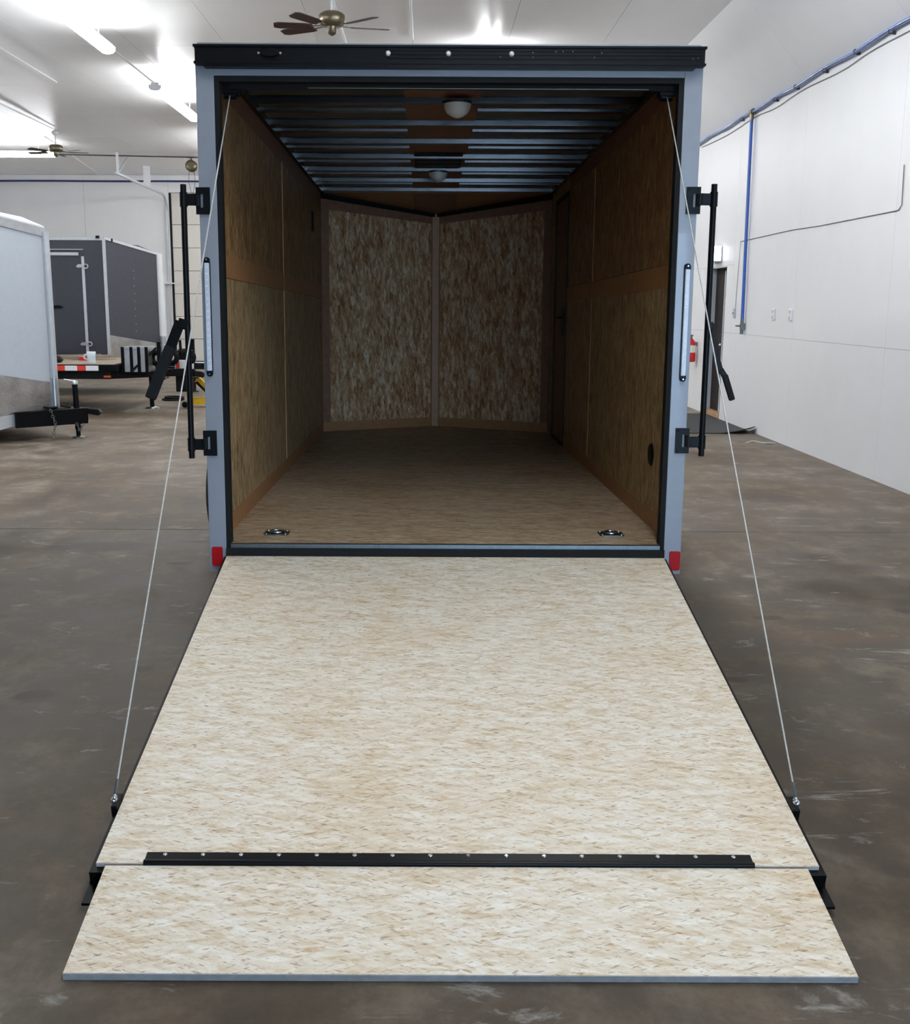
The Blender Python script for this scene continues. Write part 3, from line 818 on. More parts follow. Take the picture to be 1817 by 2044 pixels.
# wheels under the body
for s in (-1, 1):
    for yw in (2.55, 3.42):
        gz = -0.4955 + yw * 0.016           # floor level in the trailer's tilted frame
        xo = s * 1.565
        prof = [(0.19, 0.0), (0.29, 0.008), (0.315, 0.03), (0.318, 0.10), (0.315, 0.17), (0.29, 0.195), (0.19, 0.20)]
        w_ = MB().lathe(prof, (xo, yw, gz + 0.318), (-s, 0, 0), 32).build('wheel_tyre', 'tyre', T)
        MB().lathe([(0.19, 0.002), (0.17, 0.02), (0.06, 0.03), (0.05, 0.005)], (xo, yw, gz + 0.318), (-s, 0, 0), 24).build('wheel_rim', 'alu_soft', w_)
    m_ = MB(); x0, x1 = sorted((s * 1.06, s * 1.46))
    m_.prism([(x0, 2.12, 0.0), (x0, 2.30, 0.20), (x0, 3.66, 0.20), (x0, 3.86, 0.0), (x0, 3.84, 0.0), (x0, 3.65, 0.185), (x0, 2.31, 0.185), (x0, 2.14, 0.0)], (x1 - x0, 0, 0))
    m_.build('wheel_fender', 'alu_soft', T)
gz = -0.4955
for yw in (2.55, 3.42):
    MB().tube([(-1.37, yw, gz + yw * 0.016 + 0.318), (1.37, yw, gz + yw * 0.016 + 0.318)], 0.035, 12).build('axle', 'black_matte', T)
tj = MB(); tj.tube([(0, 5.95, gz + 5.95 * .016 + 0.0), (0, 5.95, 0.3)], 0.035, 12); tj.lathe([(0.10, 0), (0.10, 0.015)], (0, 5.95, gz + 5.95 * .016), (0, 0, 1), 16)
tj.build('tongue_jack', 'black', T)
tg = MB(); tg.bar((-0.9, 4.6, -0.06), (0, 6.1, -0.06), 0.06, 0.10); tg.bar((0.9, 4.6, -0.06), (0, 6.1, -0.06), 0.06, 0.10)
tg.build('tongue_frame', 'black', T)

# ------------------------------------------------------------------ neighbouring trailers on the left
# white V-nose trailer, nose pointing right
A = empty('white_trailer', (-4.44, 12.4, 0))
tag(A, 'white V-nosed enclosed trailer cut off by the left edge of the photo', 'trailer')
ax0 = -0.66; ay = 1.06           # body corner offset from the apex
def znose(u, zc_, za): return za + (zc_ - za) * u
ZT_A, ZT_C, ZB_A, ZB_C = 2.43, 2.62, 0.36, 0.26
sh = MB()
body = [(0, 0), (ax0, -ay), (-6.0, -ay), (-6.0, ay), (ax0, ay)]
zt = [ZT_A, ZT_C, ZT_C, ZT_C, ZT_C]; zb = [ZB_A, ZB_C, ZB_C, ZB_C, ZB_C]
n_ = len(body)
vs_ = [(x, y, z) for (x, y), z in zip(body, zb)] + [(x, y, z) for (x, y), z in zip(body, zt)]
sh._add(vs_, [tuple(range(n_)), tuple(range(n_, 2 * n_))] + [(i, (i + 1) % n_, n_ + (i + 1) % n_, n_ + i) for i in range(n_)])
sh.build('trailer_body', 'white_skin', A)
def face_strip(P0, P1, z00, z01, z10, z11, th, name, mat, par):
    """strip on the vertical face P0-P1; heights (bottom, top) at each end, pushed out by th"""
    P0, P1 = Vector((*P0, 0)), Vector((*P1, 0))
    d = (P1 - P0).normalized(); n = Vector((d.y, -d.x, 0))
    pts = [P0 + Vector((0, 0, z00)), P1 + Vector((0, 0, z10)), P1 + Vector((0, 0, z11)), P0 + Vector((0, 0, z01))]
    return MB().prism([p + n * th for p in pts], n * -(th + 0.02)).build(name, mat, par)
F0, F1 = (ax0, -ay), (0, 0)
face_strip(F0, F1, ZT_C - 0.09, ZT_C + 0.01, ZT_A - 0.09, ZT_A + 0.01, 0.012, 'roof_trim', 'alu', A)
face_strip(F0, F1, ZB_C, 0.88, ZB_A, 0.66, 0.008, 'stone_guard', 'guard', A)
face_strip(F0, (-0.30, -0.482), 0.10, 0.28, 0.20, 0.33, 0.014, 'bottom_rail', 'alu_soft', A)
cp = MB(); cp.tube([(0.01, -0.005, 0.36), (0.005, -0.005, 2.40)], 0.045, 14); cp.build('nose_cap', 'alu_soft', A)
MB().tube([(0.012, -0.008, 0.36), (0.010, -0.008, 0.72)], 0.046, 14).build('nose_guard', 'alu', A)
rl = MB(); rl.prism([(ax0, -ay, ZT_C), (0, 0, ZT_A), (ax0, ay, ZT_C), (-1.2, 0, ZT_C + 0.03)], (0, 0, 0.03)); rl.build('nose_roof', 'white_paint', A)
tf = MB()
tf.bar((-0.28, -0.52, 0.265), (0.40, -0.07, 0.275), 0.06, 0.18); tf.bar((-0.7, 0.55, 0.265), (0.36, 0.02, 0.275), 0.06, 0.15)
tf.box(0.05, 0.40, -0.12, 0.12, 0.345, 0.36)
tf.build('tongue_frame', 'black', A)
cu = MB(); cu.prism([(0.36, -0.05, 0.30), (0.52, -0.04, 0.27), (0.555, -0.03, 0.30), (0.52, -0.03, 0.345), (0.36, -0.05, 0.36)], (0, 0.09, 0)); cu.build('coupler', 'black', A, 0.006)
jk = MB(); jk.tube([(0.262, 0, 0.10), (0.250, 0, 0.64)], 0.034, 14); jk.tube([(0.262, 0, 0.012), (0.262, 0, 0.20)], 0.026, 12)
J_ = jk.build('tongue_jack', 'black', A)
MB().lathe([(0.075, 0), (0.07, 0.012), (0.03, 0.022)], (0.262, 0, 0), (0, 0, 1), 18).build('jack_foot', 'zinc', J_)
MB().lathe([(0.036, 0), (0.036, 0.03), (0.02, 0.045)], (0.250, 0, 0.64), (0, 0, 1), 14).build('jack_cap', 'alu', J_)
MB().tube([(0.25, -0.02, 0.675), (0.14, -0.05, 0.70)], 0.008, 8).build('jack_crank', 'alu', J_)
def chain(pts, par, mat='zinc', R=0.016, r=0.0045):
    m_ = MB()
    pts = [Vector(p) for p in pts]
    for i in range(len(pts) - 1):
        n = max(1, int((pts[i + 1] - pts[i]).length / 0.032))
        for k in range(n):
            c = pts[i].lerp(pts[i + 1], (k + 0.5) / n); d = (pts[i + 1] - pts[i]).normalized()
            m_.torus(c, R, r, d.orthogonal() if k % 2 else d.cross(d.orthogonal()), 10, 5)
    return m_.build('safety_chain', mat, par)
chain([(0.06, -0.335, 0.375), (0.11, -0.325, 0.20), (0.08, -0.33, 0.08), (0.075, -0.33, 0.03)], A)
chain([(0.30, -0.17, 0.20), (0.34, -0.17, 0.10), (0.38, -0.15, 0.19)], A)
sc_ = MB(); sc_.torus((-0.02, -0.10, 0.375), 0.075, 0.012, (0, 0, 1), 20, 6); sc_.torus((0.14, -0.04, 0.385), 0.05, 0.012, (0.2, 0, 1), 18, 6); sc_.build('coiled_lead', 'black_matte', A)
for xw in (-4.2, -5.0):
    MB().lathe([(0.19, 0.0), (0.30, 0.01), (0.32, 0.04), (0.32, 0.16), (0.30, 0.19), (0.19, 0.20)], (xw, -ay + 0.02, 0.32), (0, 1, 0), 24).build('wheel_tyre', 'tyre', A)

# flatbed trailer
B = empty('flatbed_trailer', (-4.45, 16.0, 0))
tag(B, 'low black flatbed trailer with red and white reflective tape along its side rail', 'trailer')
bd = MB(); bd.box(-6.5, 0.0, -1.0, -0.94, 0.625, 0.715).box(-6.5, 0.0, 0.94, 1.0, 0.625, 0.715).box(-0.06, 0.0, -0.94, 0.94, 0.625, 0.715)
bd.build('deck_rail', 'black', B)
bs = MB(); bs.box(-6.5, -0.10, -0.97, -0.90, 0.51, 0.618).box(-6.5, -0.10, 0.90, 0.97, 0.51, 0.618)
for k in range(6): bs.box(-6.3 + k * 1.1, -6.2 + k * 1.1, -0.90, 0.90, 0.52, 0.61)
bs.build('deck_frame', 'black_matte', B)
for k in range(9):
    y0 = -0.94 + k * 0.2089
    box('deck_plank', -6.5, -0.06, y0 + 0.004, y0 + 0.2049, 0.69, 0.722, 'deck_wood', B)
for k, (x0, x1, mt) in enumerate(((-0.895, -0.745, 'red_tape'), (-0.745, -0.57, 'white_tape'), (-0.57, -0.445, 'red_tape'), (-0.445, -0.265, 'white_tape'))):
    box('reflective_tape', x0, x1, -1.004, -0.999, 0.632, 0.705, mt, B)
box('marker_lamp', -0.20, -0.10, -0.985, -0.968, 0.535, 0.560, 'amber', B)
tn = MB(); tn.bar((-0.2, -0.86, 0.56), (0.82, -0.06, 0.56), 0.06, 0.11); tn.bar((-0.2, 0.86, 0.56), (0.82, 0.06, 0.56), 0.06, 0.11); tn.box(0.45, 0.90, -0.06, 0.06, 0.50, 0.60)
tn.build('tongue_frame', 'black', B)
co = MB(); co.prism([(0.86, -0.05, 0.50), (1.02, -0.05, 0.47), (1.06, -0.05, 0.51), (1.02, -0.05, 0.56), (0.86, -0.05, 0.58)], (0, 0.10, 0)); co.build('coupler', 'black_matte', B, 0.005)
jb = MB(); jb.tube([(0.225, -0.02, 0.03), (0.225, -0.02, 0.52)], 0.034, 12); JB = jb.build('tongue_jack', 'black', B)
MB().lathe([(0.11, 0), (0.10, 0.014), (0.03, 0.03)], (0.225, -0.02, 0), (0, 0, 1), 18).build('jack_foot', 'zinc', JB)
bx = box('tool_box', 0.02, 0.40, -0.80, -0.40, 0.60, 0.955, 'alu', B, 0.01)
for x in (0.035, 0.16, 0.27, 0.38):
    box('box_stripe', x - 0.022, x + 0.022, -0.815, -0.795, 0.60, 0.965, 'black', bx)  # dark upright stripes across the front of the bright box
box('box_lid', 0.01, 0.41, -0.81, -0.39, 0.93, 0.965, 'alu', bx, 0.006)
ps = MB(); ps.bar((0.54, -0.70, 0.55), (0.54, -0.70, 1.035), 0.055, 0.055); ps.bar((0.50, -0.70, 0.95), (0.16, -0.82, 0.62), 0.03, 0.03)
ps.build('stake_post', 'black', B)
MB().box(0.585, 0.645, -0.60, -0.55, 0.70, 0.99).build('stake_shield', 'alu', B, 0.01)
for x, y in ((0.47, -0.55), (0.60, -0.2), (0.72, 0.0), (0.82, -0.05)):
    MB().torus((x, y, 0.79), 0.085, 0.04, (0.3, 1, 0.1), 18, 8).build('coiled_cable', 'black_matte', B)
box('battery_case', 0.62, 0.86, -0.12, 0.12, 0.60, 0.74, 'white_paint', B, 0.008)
box('battery_stripe', 0.64, 0.69, -0.124, -0.12, 0.62, 0.72, 'red_tape', B)
box('pump_block', 0.62, 0.86, -0.10, 0.10, 0.26, 0.50, 'black_matte', B, 0.01)
wc = MB(); wc.tube([(0.70, -0.02, 0.74), (0.69, -0.02, 1.04)], 0.02, 10); wc.tube([(0.69, -0.02, 0.90), (0.80, -0.02, 0.90)], 0.012, 8); wc.build('winch_post', 'black', B)
chain([(0.30, -0.22, 0.52), (0.42, -0.22, 0.44), (0.55, -0.22, 0.49)], B, 'black_matte', 0.014)
for xw in (-4.0, -4.8):
    for yw in (-0.95, 0.75):
        MB().lathe([(0.17, 0.0), (0.27, 0.01), (0.29, 0.04), (0.29, 0.16), (0.27, 0.19), (0.17, 0.20)], (xw, yw, 0.29), (0, 1, 0), 24).build('wheel_tyre', 'tyre', B)
# things on the deck
c_ = MB(); c_.lathe([(0.055, 0), (0.058, 0.10), (0.066, 0.165), (0.06, 0.165), (0.05, 0.01)], (0, 0, 0), (0, 0, 1), 18)
c_.torus((-0.075, 0, 0.09), 0.035, 0.010, (0, 1, 0), 16, 6)
cup = c_.build('pale_jug', 'cup'); cup.location = (-4.92, 15.35, 0.722)
tag(cup, 'pale white jug standing on the flatbed deck', 'jug')
bg_ = MB(); bg_.lathe([(0.16, 0.0), (0.19, 0.04), (0.15, 0.10), (0.06, 0.14)], (0, 0, 0), (0, 0, 1), 12)
bag = bg_.build('dark_bag', 'black_matte'); bag.location = (-5.58, 15.45, 0.722); bag.scale = (1.1, 0.9, 0.9)
tag(bag, 'dark crumpled bag on the flatbed deck beside the white trailer', 'bag')
st = MB(); random.seed(5)
for k in range(7):
    a = random.uniform(-0.25, 0.25); x = random.uniform(-0.25, 0.30)
    st.bar((x - 0.35 * math.cos(a), 0.10 * k - 0.3, 0.02), (x + 0.35 * math.cos(a), 0.10 * k - 0.3 + 0.4 * math.sin(a), 0.035), 0.05, 0.03)
lum = st.build('timber_offcuts', 'deck_wood'); lum.location = (-5.45, 16.45, 0.735)
tag(lum, 'loose timber offcuts lying across the flatbed deck', 'timber')
rt = MB(); rt.bar((-0.09, 0, 0.03), (0.07, 0.02, 0.03), 0.05, 0.05); rt.bar((0.07, 0.02, 0.03), (0.12, 0.03, 0.025), 0.03, 0.03)
red = rt.build('red_tool', 'ext_red'); red.location = (-5.20, 15.95, 0.722)
tag(red, 'small red hand tool lying on the flatbed deck', 'tool')
# coiled hose on the floor under the tongue
hs = MB(); hs.torus((0, 0, 0.02), 0.17, 0.016, (0, 0, 1), 24, 6); hs.torus((0.02, 0.01, 0.05), 0.15, 0.016, (0.05, 0, 1), 24, 6)
hc_ = hs.build('coiled_hose', 'rubber'); hc_.location = (-4.22, 17.3, 0)
tag(hc_, 'black hose coiled on the floor behind the flatbed jack', 'hose')

# yellow floor jack under the coupler
Y = empty('floor_jack', (-3.60, 16.25, 0))
tag(Y, 'yellow wheeled floor jack under the flatbed coupler', 'jack')
yb_ = MB(); yb_.prism([(-0.16, -0.12, 0.05), (0.45, -0.12, 0.04), (0.45, -0.12, 0.12), (0.20, -0.12, 0.14), (-0.10, -0.12, 0.13)], (0, 0.03, 0)); yb_.prism([(-0.16, 0.09, 0.05), (0.45, 0.09, 0.04), (0.45, 0.09, 0.12), (0.20, 0.09, 0.14), (-0.10, 0.09, 0.13)], (0, 0.03, 0)); yb_.box(0.1, 0.4, -0.09, 0.09, 0.05, 0.10)
yb_.build('jack_body', 'yellow', Y)
ya = MB(); ya.bar((0.34, 0, 0.10), (0.02, 0, 0.43), 0.10, 0.07, (0, 1, 0)); ya.build('lift_arm', 'yellow', Y)
yn = MB(); yn.bar((0.33, -0.055, 0.075), (0.02, -0.055, 0.385), 0.035, 0.02, (0, 1, 0)); yn.build('arm_edge', 'black_matte', Y)
MB().lathe([(0.05, 0), (0.055, 0.02)], (0.01, 0, 0.44), (0, 0, 1), 14).build('lift_pad', 'black', Y)
for x in (-0.15, 0.40):
    for y in (-0.16, 0.12):
        MB().lathe([(0.045, 0), (0.045, 0.04)], (x, y, 0.045), (0, 1, 0), 16).build('caster_wheel', 'black', Y)

# charcoal trailer
C = empty('charcoal_trailer', (-5.45, 18.0, 0))
tag(C, 'charcoal grey V-nosed enclosed trailer with a silver-framed side door, behind the flatbed', 'trailer')
cb = MB()
body = [(0, 0), (0.65, 1.03), (0, 2.06), (-5.5, 2.06), (-5.5, 0)]
zt = [2.66, 2.45, 2.66, 2.66, 2.66]; zb = [0.56] * 5
n_ = 5
vs_ = [(x, y, z) for (x, y), z in zip(body, zb)] + [(x, y, z) for (x, y), z in zip(body, zt)]
cb._add(vs_, [tuple(range(n_)), tuple(range(n_, 2 * n_))] + [(i, (i + 1) % n_, n_ + (i + 1) % n_, n_ + i) for i in range(n_)])
cb.build('trailer_body', 'charcoal_skin', C)
box('roof_trim', -5.5, 0.01, -0.015, 0.0, 2.625, 2.672, 'alu_soft', C)
face_strip((0, 0), (0.65, 1.03), 2.64, 2.685, 2.42, 2.465, 0.012, 'roof_trim', 'alu_soft', C)
box('corner_trim', -0.028, 0.022, -0.022, 0.0, 0.56, 2.65, 'alu_soft', C)
MB().tube([(0.66, 1.03, 0.5), (0.655, 1.03, 2.45)], 0.06, 14).build('nose_cap', 'white_paint', C)
MB().tube([(0.667, 1.026, 0.5), (0.665, 1.026, 1.0)], 0.062, 14).build('nose_guard', 'alu', C)
face_strip((0, 0), (0.65, 1.03), 0.56, 1.05, 0.56, 0.86, 0.008, 'stone_guard', 'guard', C)
box('belly_rail', -5.5, 0.0, -0.012, 0.0, 0.52, 0.62, 'alu_soft', C)
for k in range(9):
    P = Vector((0.33, 0.525, 1.1 + k * 0.13)); 
    MB().lathe([(0.007, 0), (0.004, 0.004)], P, (0.846, -0.534, 0), 6).build('nose_rivet', 'alu', C)
dr = MB(); dr.box(-1.30, -0.36, -0.016, 0.0, 2.468, 2.480); sd_ = dr.build('side_door', 'alu_soft', C)
box('door_rail', -1.30, -0.44, -0.020, 0.0, 2.375, 2.425, 'alu_soft', sd_)
box('door_stile', -0.395, -0.35, -0.020, 0.0, 0.62, 2.36, 'alu_soft', sd_)
box('corner_block', -0.44, -0.36, -0.012, 0.0, 2.36, 2.46, 'charcoal_skin', sd_)
for zz in (2.195, 0.892):
    hg = MB(); hg.prism([(-0.49, -0.03, zz), (-0.45, -0.03, zz + 0.035), (-0.35, -0.03, zz + 0.03), (-0.35, -0.03, zz - 0.02), (-0.46, -0.03, zz - 0.025)], (0, 0.02, 0)); hg.torus((-0.325, -0.015, zz), 0.035, 0.012, (0, 1, 0), 14, 6)
    hg.build('door_hinge', 'alu', sd_)
dh = MB(); dh.prism([(-0.93, -0.03, 1.50), (-0.78, -0.03, 1.50), (-0.75, -0.03, 1.525), (-0.82, -0.03, 1.55), (-0.92, -0.03, 1.54)], (0, 0.025, 0)); dh.build('door_handle', 'black', sd_)
box('roof_marker', -0.13, -0.07, -0.04, 0.0, 2.655, 2.70, 'black', C, 0.005)
mk_ = MB(); mk_.lathe([(0.02, 0), (0.02, 0.05)], (0.09, 0.13, 2.61), (0, 0, 1), 10); mk_.build('roof_marker', 'black', C)
tc_ = MB(); tc_.bar((0.0, 0.3, 0.50), (1.5, 1.0, 0.46), 0.06, 0.10); tc_.bar((0.0, 1.76, 0.50), (1.5, 1.06, 0.46), 0.06, 0.10); tc_.box(1.35, 1.85, 0.97, 1.09, 0.43, 0.52); tc_.build('tongue_frame', 'black', C)
tq = MB(); tq.tube([(1.2, 1.03, 0.02), (1.2, 1.03, 0.95)], 0.035, 12); tq.lathe([(0.09, 0), (0.08, 0.02)], (1.2, 1.03, 0), (0, 0, 1), 14); tq.build('tongue_jack', 'black', C)
for xw in (-3.2, -4.0):
    MB().lathe([(0.19, 0.0), (0.30, 0.01), (0.32, 0.04), (0.32, 0.16), (0.30, 0.19), (0.19, 0.20)], (xw, -0.12, 0.32), (0, 1, 0), 24).build('wheel_tyre', 'tyre', C)

# ------------------------------------------------------------------ things on the right wall
def wobble_path(n, f): return [f(k / (n - 1)) for k in range(n)]
# blue air pipe along the wall with drop hose and clips
pipe_pts = []
random.seed(11)
ys = [8.9, 9.83, 10.6, 11.4, 12.25, 12.9, 13.55, 14.2, 15.0, 15.8, 16.6, 18.5, 21, 24, BACK_Y - 0.08]
for k, y in enumerate(ys):
    pipe_pts.append((WALL_X - 0.045, y, 3.995 + (0.012 if k % 2 else -0.008)))
def smooth(pts, sub=5):
    P = [Vector(p) for p in pts]; out = []
    for i in range(len(P) - 1):
        p0, p1, p2, p3 = P[max(i - 1, 0)], P[i], P[i + 1], P[min(i + 2, len(P) - 1)]
        for k in range(sub):
            t = k / sub
            out.append(0.5 * ((2 * p1) + (-p0 + p2) * t + (2 * p0 - 5 * p1 + 4 * p2 - p3) * t * t + (-p0 + 3 * p1 - 3 * p2 + p3) * t ** 3))
    out.append(P[-1]); return out
back_run = [(WALL_X - 0.3, BACK_Y - 0.05, 4.3), (WALL_X - 1.2, BACK_Y - 0.05, 4.72)] + [(WALL_X - 3 - 1.6 * k, BACK_Y - 0.05, 4.735 + 0.006 * (k % 2)) for k in range(11)]
PI_ = MB().tube(smooth(pipe_pts), 0.019, 10).build('air_pipe', 'blue_pipe')
tag(PI_, 'glossy blue air pipe clipped along the top of the right wall', 'pipe')
for k, y in enumerate((9.83, 10.6, 11.4, 12.25, 12.95, 14.3)):
    b_ = MB().torus((WALL_X - 0.045, y, 3.99), 0.022, 0.004, (0, 1, 0), 12, 6); b_.box(WALL_X - 0.03, WALL_X - 0.002, y - 0.012, y + 0.012, 3.96, 3.985); b_.build('pipe_clip', 'dark_wire', PI_)
tee = MB(); tee.tube([(WALL_X - 0.045, 13.78, 4.0), (WALL_X - 0.045, 13.90, 4.0)], 0.032, 12); tee.tube([(WALL_X - 0.045, 13.84, 4.0), (WALL_X - 0.045, 13.84, 3.90)], 0.026, 12); tee.build('tee_fitting', 'brass', PI_)
DR = MB().tube(smooth([(WALL_X - 0.045, 13.84, 3.90), (WALL_X - 0.04, 13.83, 3.2), (WALL_X - 0.04, 13.80, 2.4), (WALL_X - 0.04, 13.77, 1.7), (WALL_X - 0.04, 13.76, 1.40)]), 0.021, 10).build('drop_hose', 'blue_hose', PI_)
vl = MB(); vl.box(WALL_X - 0.06, WALL_X - 0.002, 13.735, 13.785, 1.28, 1.36); vl.tube([(WALL_X - 0.04, 13.76, 1.42), (WALL_X - 0.04, 13.76, 1.22)], 0.022, 10); VL = vl.build('air_valve', 'zinc', PI_)
MB().tube([(WALL_X - 0.06, 13.80, 1.325), (WALL_X - 0.06, 13.95, 1.325)], 0.012, 8).build('valve_lever', 'brass', PI_)
PB = MB().tube(smooth(back_run), 0.024, 8).build('air_hose', 'navy_hose')
tag(PB, 'dark blue air hose strung along the top of the far wall', 'hose')
# thin wire beside the pipe
CW = MB().tube(smooth([(WALL_X - 0.012, y, 3.93 - 0.03 * ((k + 1) % 2)) for k, y in enumerate((8.9, 10.2, 11.0, 12.1, 13.0, 13.8, 15.0, 16.4))]), 0.0045, 6).build('grey_cable', 'grey_wire')
tag(CW, 'thin grey cable sagging just below the blue pipe', 'cable')
# surface wiring with its bend
SW = MB().tube([(WALL_X - 0.008, 9.42, 2.80), (WALL_X - 0.008, 9.40, 2.46), (WALL_X - 0.008, 9.46, 2.42), (WALL_X - 0.008, 9.56, 2.42), (WALL_X - 0.008, 11.3, 2.42), (WALL_X - 0.008, 12.2, 2.435), (WALL_X - 0.008, 14.14, 2.42)], 0.0045, 6).build('surface_wire', 'grey_wire')
tag(SW, 'thin dark wire running level across the white wall with a bent end', 'wire')
SW2 = MB().tube([(WALL_X - 0.006, 14.14, 2.42), (WALL_X - 0.006, 14.22, 1.55)], 0.003, 6).build('switch_cord', 'grey_wire')
tag(SW2, 'pale cord dropping down the wall beside the brown door', 'cord')
def outlet(y, label, mat):
    o = box('wall_outlet', WALL_X - 0.022, WALL_X, y - 0.045, y + 0.045, 1.42, 1.55, mat, None, 0.006)
    tag(o, label, 'outlet')
    for dz in (0.035, -0.035):
        MB().box(WALL_X - 0.026, WALL_X - 0.021, y - 0.02, y + 0.02, 1.485 + dz - 0.016, 1.485 + dz + 0.016).build('socket', 'jamb', o)
outlet(12.62, 'bright white wall outlet, the left of the pair on the right wall', 'dome')
outlet(12.03, 'dull white wall outlet, the right of the pair on the right wall', 'wall_white')
sw = box('light_switch', WALL_X - 0.024, WALL_X, 14.20, 14.26, 1.42, 1.55, 'jamb', None, 0.005)
tag(sw, 'small pale switch box on the wall beside the brown door', 'switch')
MB().box(WALL_X - 0.034, WALL_X - 0.024, 14.22, 14.24, 1.47, 1.50).build('toggle', 'grey_wire', sw)
# lit sign above the door
sg = box('exit_sign', WALL_X - 0.10, WALL_X - 0.02, 14.98, 15.38, 2.19, 2.42, 'white_paint', None, 0.015)
tag(sg, 'glowing white sign box on the wall above the brown door', 'sign')
box('sign_face', WALL_X - 0.106, WALL_X - 0.099, 15.0, 15.36, 2.205, 2.405, 'sign', sg)
box('sign_end_face', WALL_X - 0.096, WALL_X - 0.024, 14.974, 14.981, 2.205, 2.405, 'sign', sg)
box('sign_mount', WALL_X - 0.03, WALL_X, 15.12, 15.24, 2.24, 2.36, 'white_paint', sg)
# extinguisher
EX = empty('fire_extinguisher', (WALL_X - 0.10, 16.12, 0.73))
tag(EX, 'red fire extinguisher hanging on the white wall beyond the brown door', 'extinguisher')
MB().lathe([(0.05, 0), (0.073, 0.008), (0.075, 0.02), (0.075, 0.27), (0.065, 0.31), (0.03, 0.345), (0.024, 0.36)], (0, 0, 0), (0, 0, 1), 20).build('cylinder', 'ext_red', EX)
MB().lathe([(0.0765, 0), (0.0765, 0.11)], (0, 0, 0.145), (0, 0, 1), 20).build('paper_label', 'label_white', EX)
vv = MB(); vv.tube([(0, 0, 0.35), (0, 0, 0.40)], 0.018, 10); vv.bar((0.03, 0, 0.40), (-0.09, 0, 0.43), 0.025, 0.015); vv.bar((0.02, 0, 0.385), (-0.08, 0, 0.375), 0.02, 0.012); vv.build('valve_handle', 'zinc', EX)
MB().tube(smooth([(-0.02, 0, 0.38), (-0.085, 0.02, 0.36), (-0.105, 0.02, 0.26), (-0.10, 0.02, 0.14)]), 0.011, 8).build('discharge_hose', 'rubber', EX)
MB().box(0.070, 0.10, -0.012, 0.012, 0.24, 0.30).build('wall_bracket', 'zinc', EX)
# rubber mat with a curled corner
mt = MB()
N = 14
gx = [1.1 + (WALL_X - 0.02 - 1.1) * i / N for i in range(N + 1)]
gy = [13.02 + (15.4 - 13.02) * j / N for j in range(N + 1)]
def mz(x, y):
    d = max(0.0, (x - (WALL_X - 0.42)) / 0.40) * max(0.0, 1 - (y - 13.02) / 0.45)
    return 0.012 + 0.085 * d ** 1.4
vsm = [(x, y, mz(x, y)) for x in gx for y in gy] + [(x, y, max(0.0, mz(x, y) - 0.011)) for x in gx for y in gy]
K = (N + 1) * (N + 1); fsm = []
for i in range(N):
    for j in range(N):
        a = i * (N + 1) + j
        fsm.append((a, a + N + 1, a + N + 2, a + 1)); fsm.append((K + a, K + a + 1, K + a + N + 2, K + a + N + 1))
for i in range(N):
    for a, b in ((i * (N + 1), (i + 1) * (N + 1)), ((i + 1) * (N + 1) + N, i * (N + 1) + N), (i + 1, i), (N * (N + 1) + i, N * (N + 1) + i + 1)):
        fsm.append((a, K + a, K + b, b))
mt._add(vsm, fsm)
MTo = mt.build('door_mat', 'mat_dark')
tag(MTo, 'dark rubber mat with one curled corner in front of the brown door', 'mat')
cl = MB().tube(smooth([(0, 0, 0.012), (0.10, 0.05, 0.03), (0.18, -0.04, 0.02), (0.26, 0.02, 0.012), (0.34, -0.02, 0.012)]), 0.008, 6).build('wire_scrap', 'cable')
cl.location = (3.72, 12.05, 0)
tag(cl, 'small curl of pale wire lying on the floor by the right wall', 'wire')

# ------------------------------------------------------------------ ceiling fittings
def lamp(x, y0, ln, along='Y', label=None):
    root = MB().box(-0.055, 0.055, 0, ln, 0.062, 0.092).build('strip_lamp', 'white_paint')
    n = 4
    prof = [(-0.085, 0.060)] + [(0.085 * math.cos(math.pi + math.pi * k / n), 0.020 + 0.045 * math.sin(math.pi + math.pi * k / n)) for k in range(n + 1)] + [(0.085, 0.060)]
    MB().prism([(px_, 0.02, pz_) for px_, pz_ in prof], (0, ln - 0.04, 0)).build('lit_diffuser', 'tube', root)
    for yy in (0.0, ln - 0.02):
        MB().prism([(px_ * 1.05, yy, pz_ + 0.001) for px_, pz_ in prof], (0, 0.02, 0)).build('end_cap', 'white_paint', root)
    for yy in (0.35, ln - 0.37):
        MB().box(-0.008, 0.008, yy, yy + 0.016, 0.092, 0.305).build('lamp_hanger', 'white_paint', root)
    root.location = (x, y0, CEIL_Z - 0.307)
    if along == 'X': root.rotation_euler = (0, 0, math.radians(90))
    return root
LAMPL = 2.6
def put_lamp(x, y, label, along='Y', group='fluorescent strip lamps'):
    l = lamp(x, y, LAMPL, along); tag(l, label, 'lamp', group)
put_lamp(-3.90, 10.85, 'fluorescent strip lamp at the upper left, cut by the top edge')
put_lamp(-3.90, 15.65, 'fluorescent strip lamp just left of the silver trailer roof')
put_lamp(-7.75, 22.6, 'crosswise fluorescent strip lamp at the left edge beside the small fan', 'X')
put_lamp(0.82, 14.05, 'fluorescent strip lamp hidden behind the trailer header, brightening the ceiling')
for k, (x, y) in enumerate(((-4.05, 6.4), (0.82, 7.8), (0.82, 4.6), (0.82, 0.7), (0.82, 19.0), (0.82, 24.0), (-8.9, 11.4), (-8.9, 16.4), (-8.9, 6.4), (-4.05, 25.2), (-4.05, 21.2))):  # unseen lamps: rows continued by guess, most added to brighten ceiling and walls
    put_lamp(x, y, 'unseen fluorescent strip lamp continuing the ceiling rows, added to light the hall', 'Y', 'unseen added ceiling lamps')

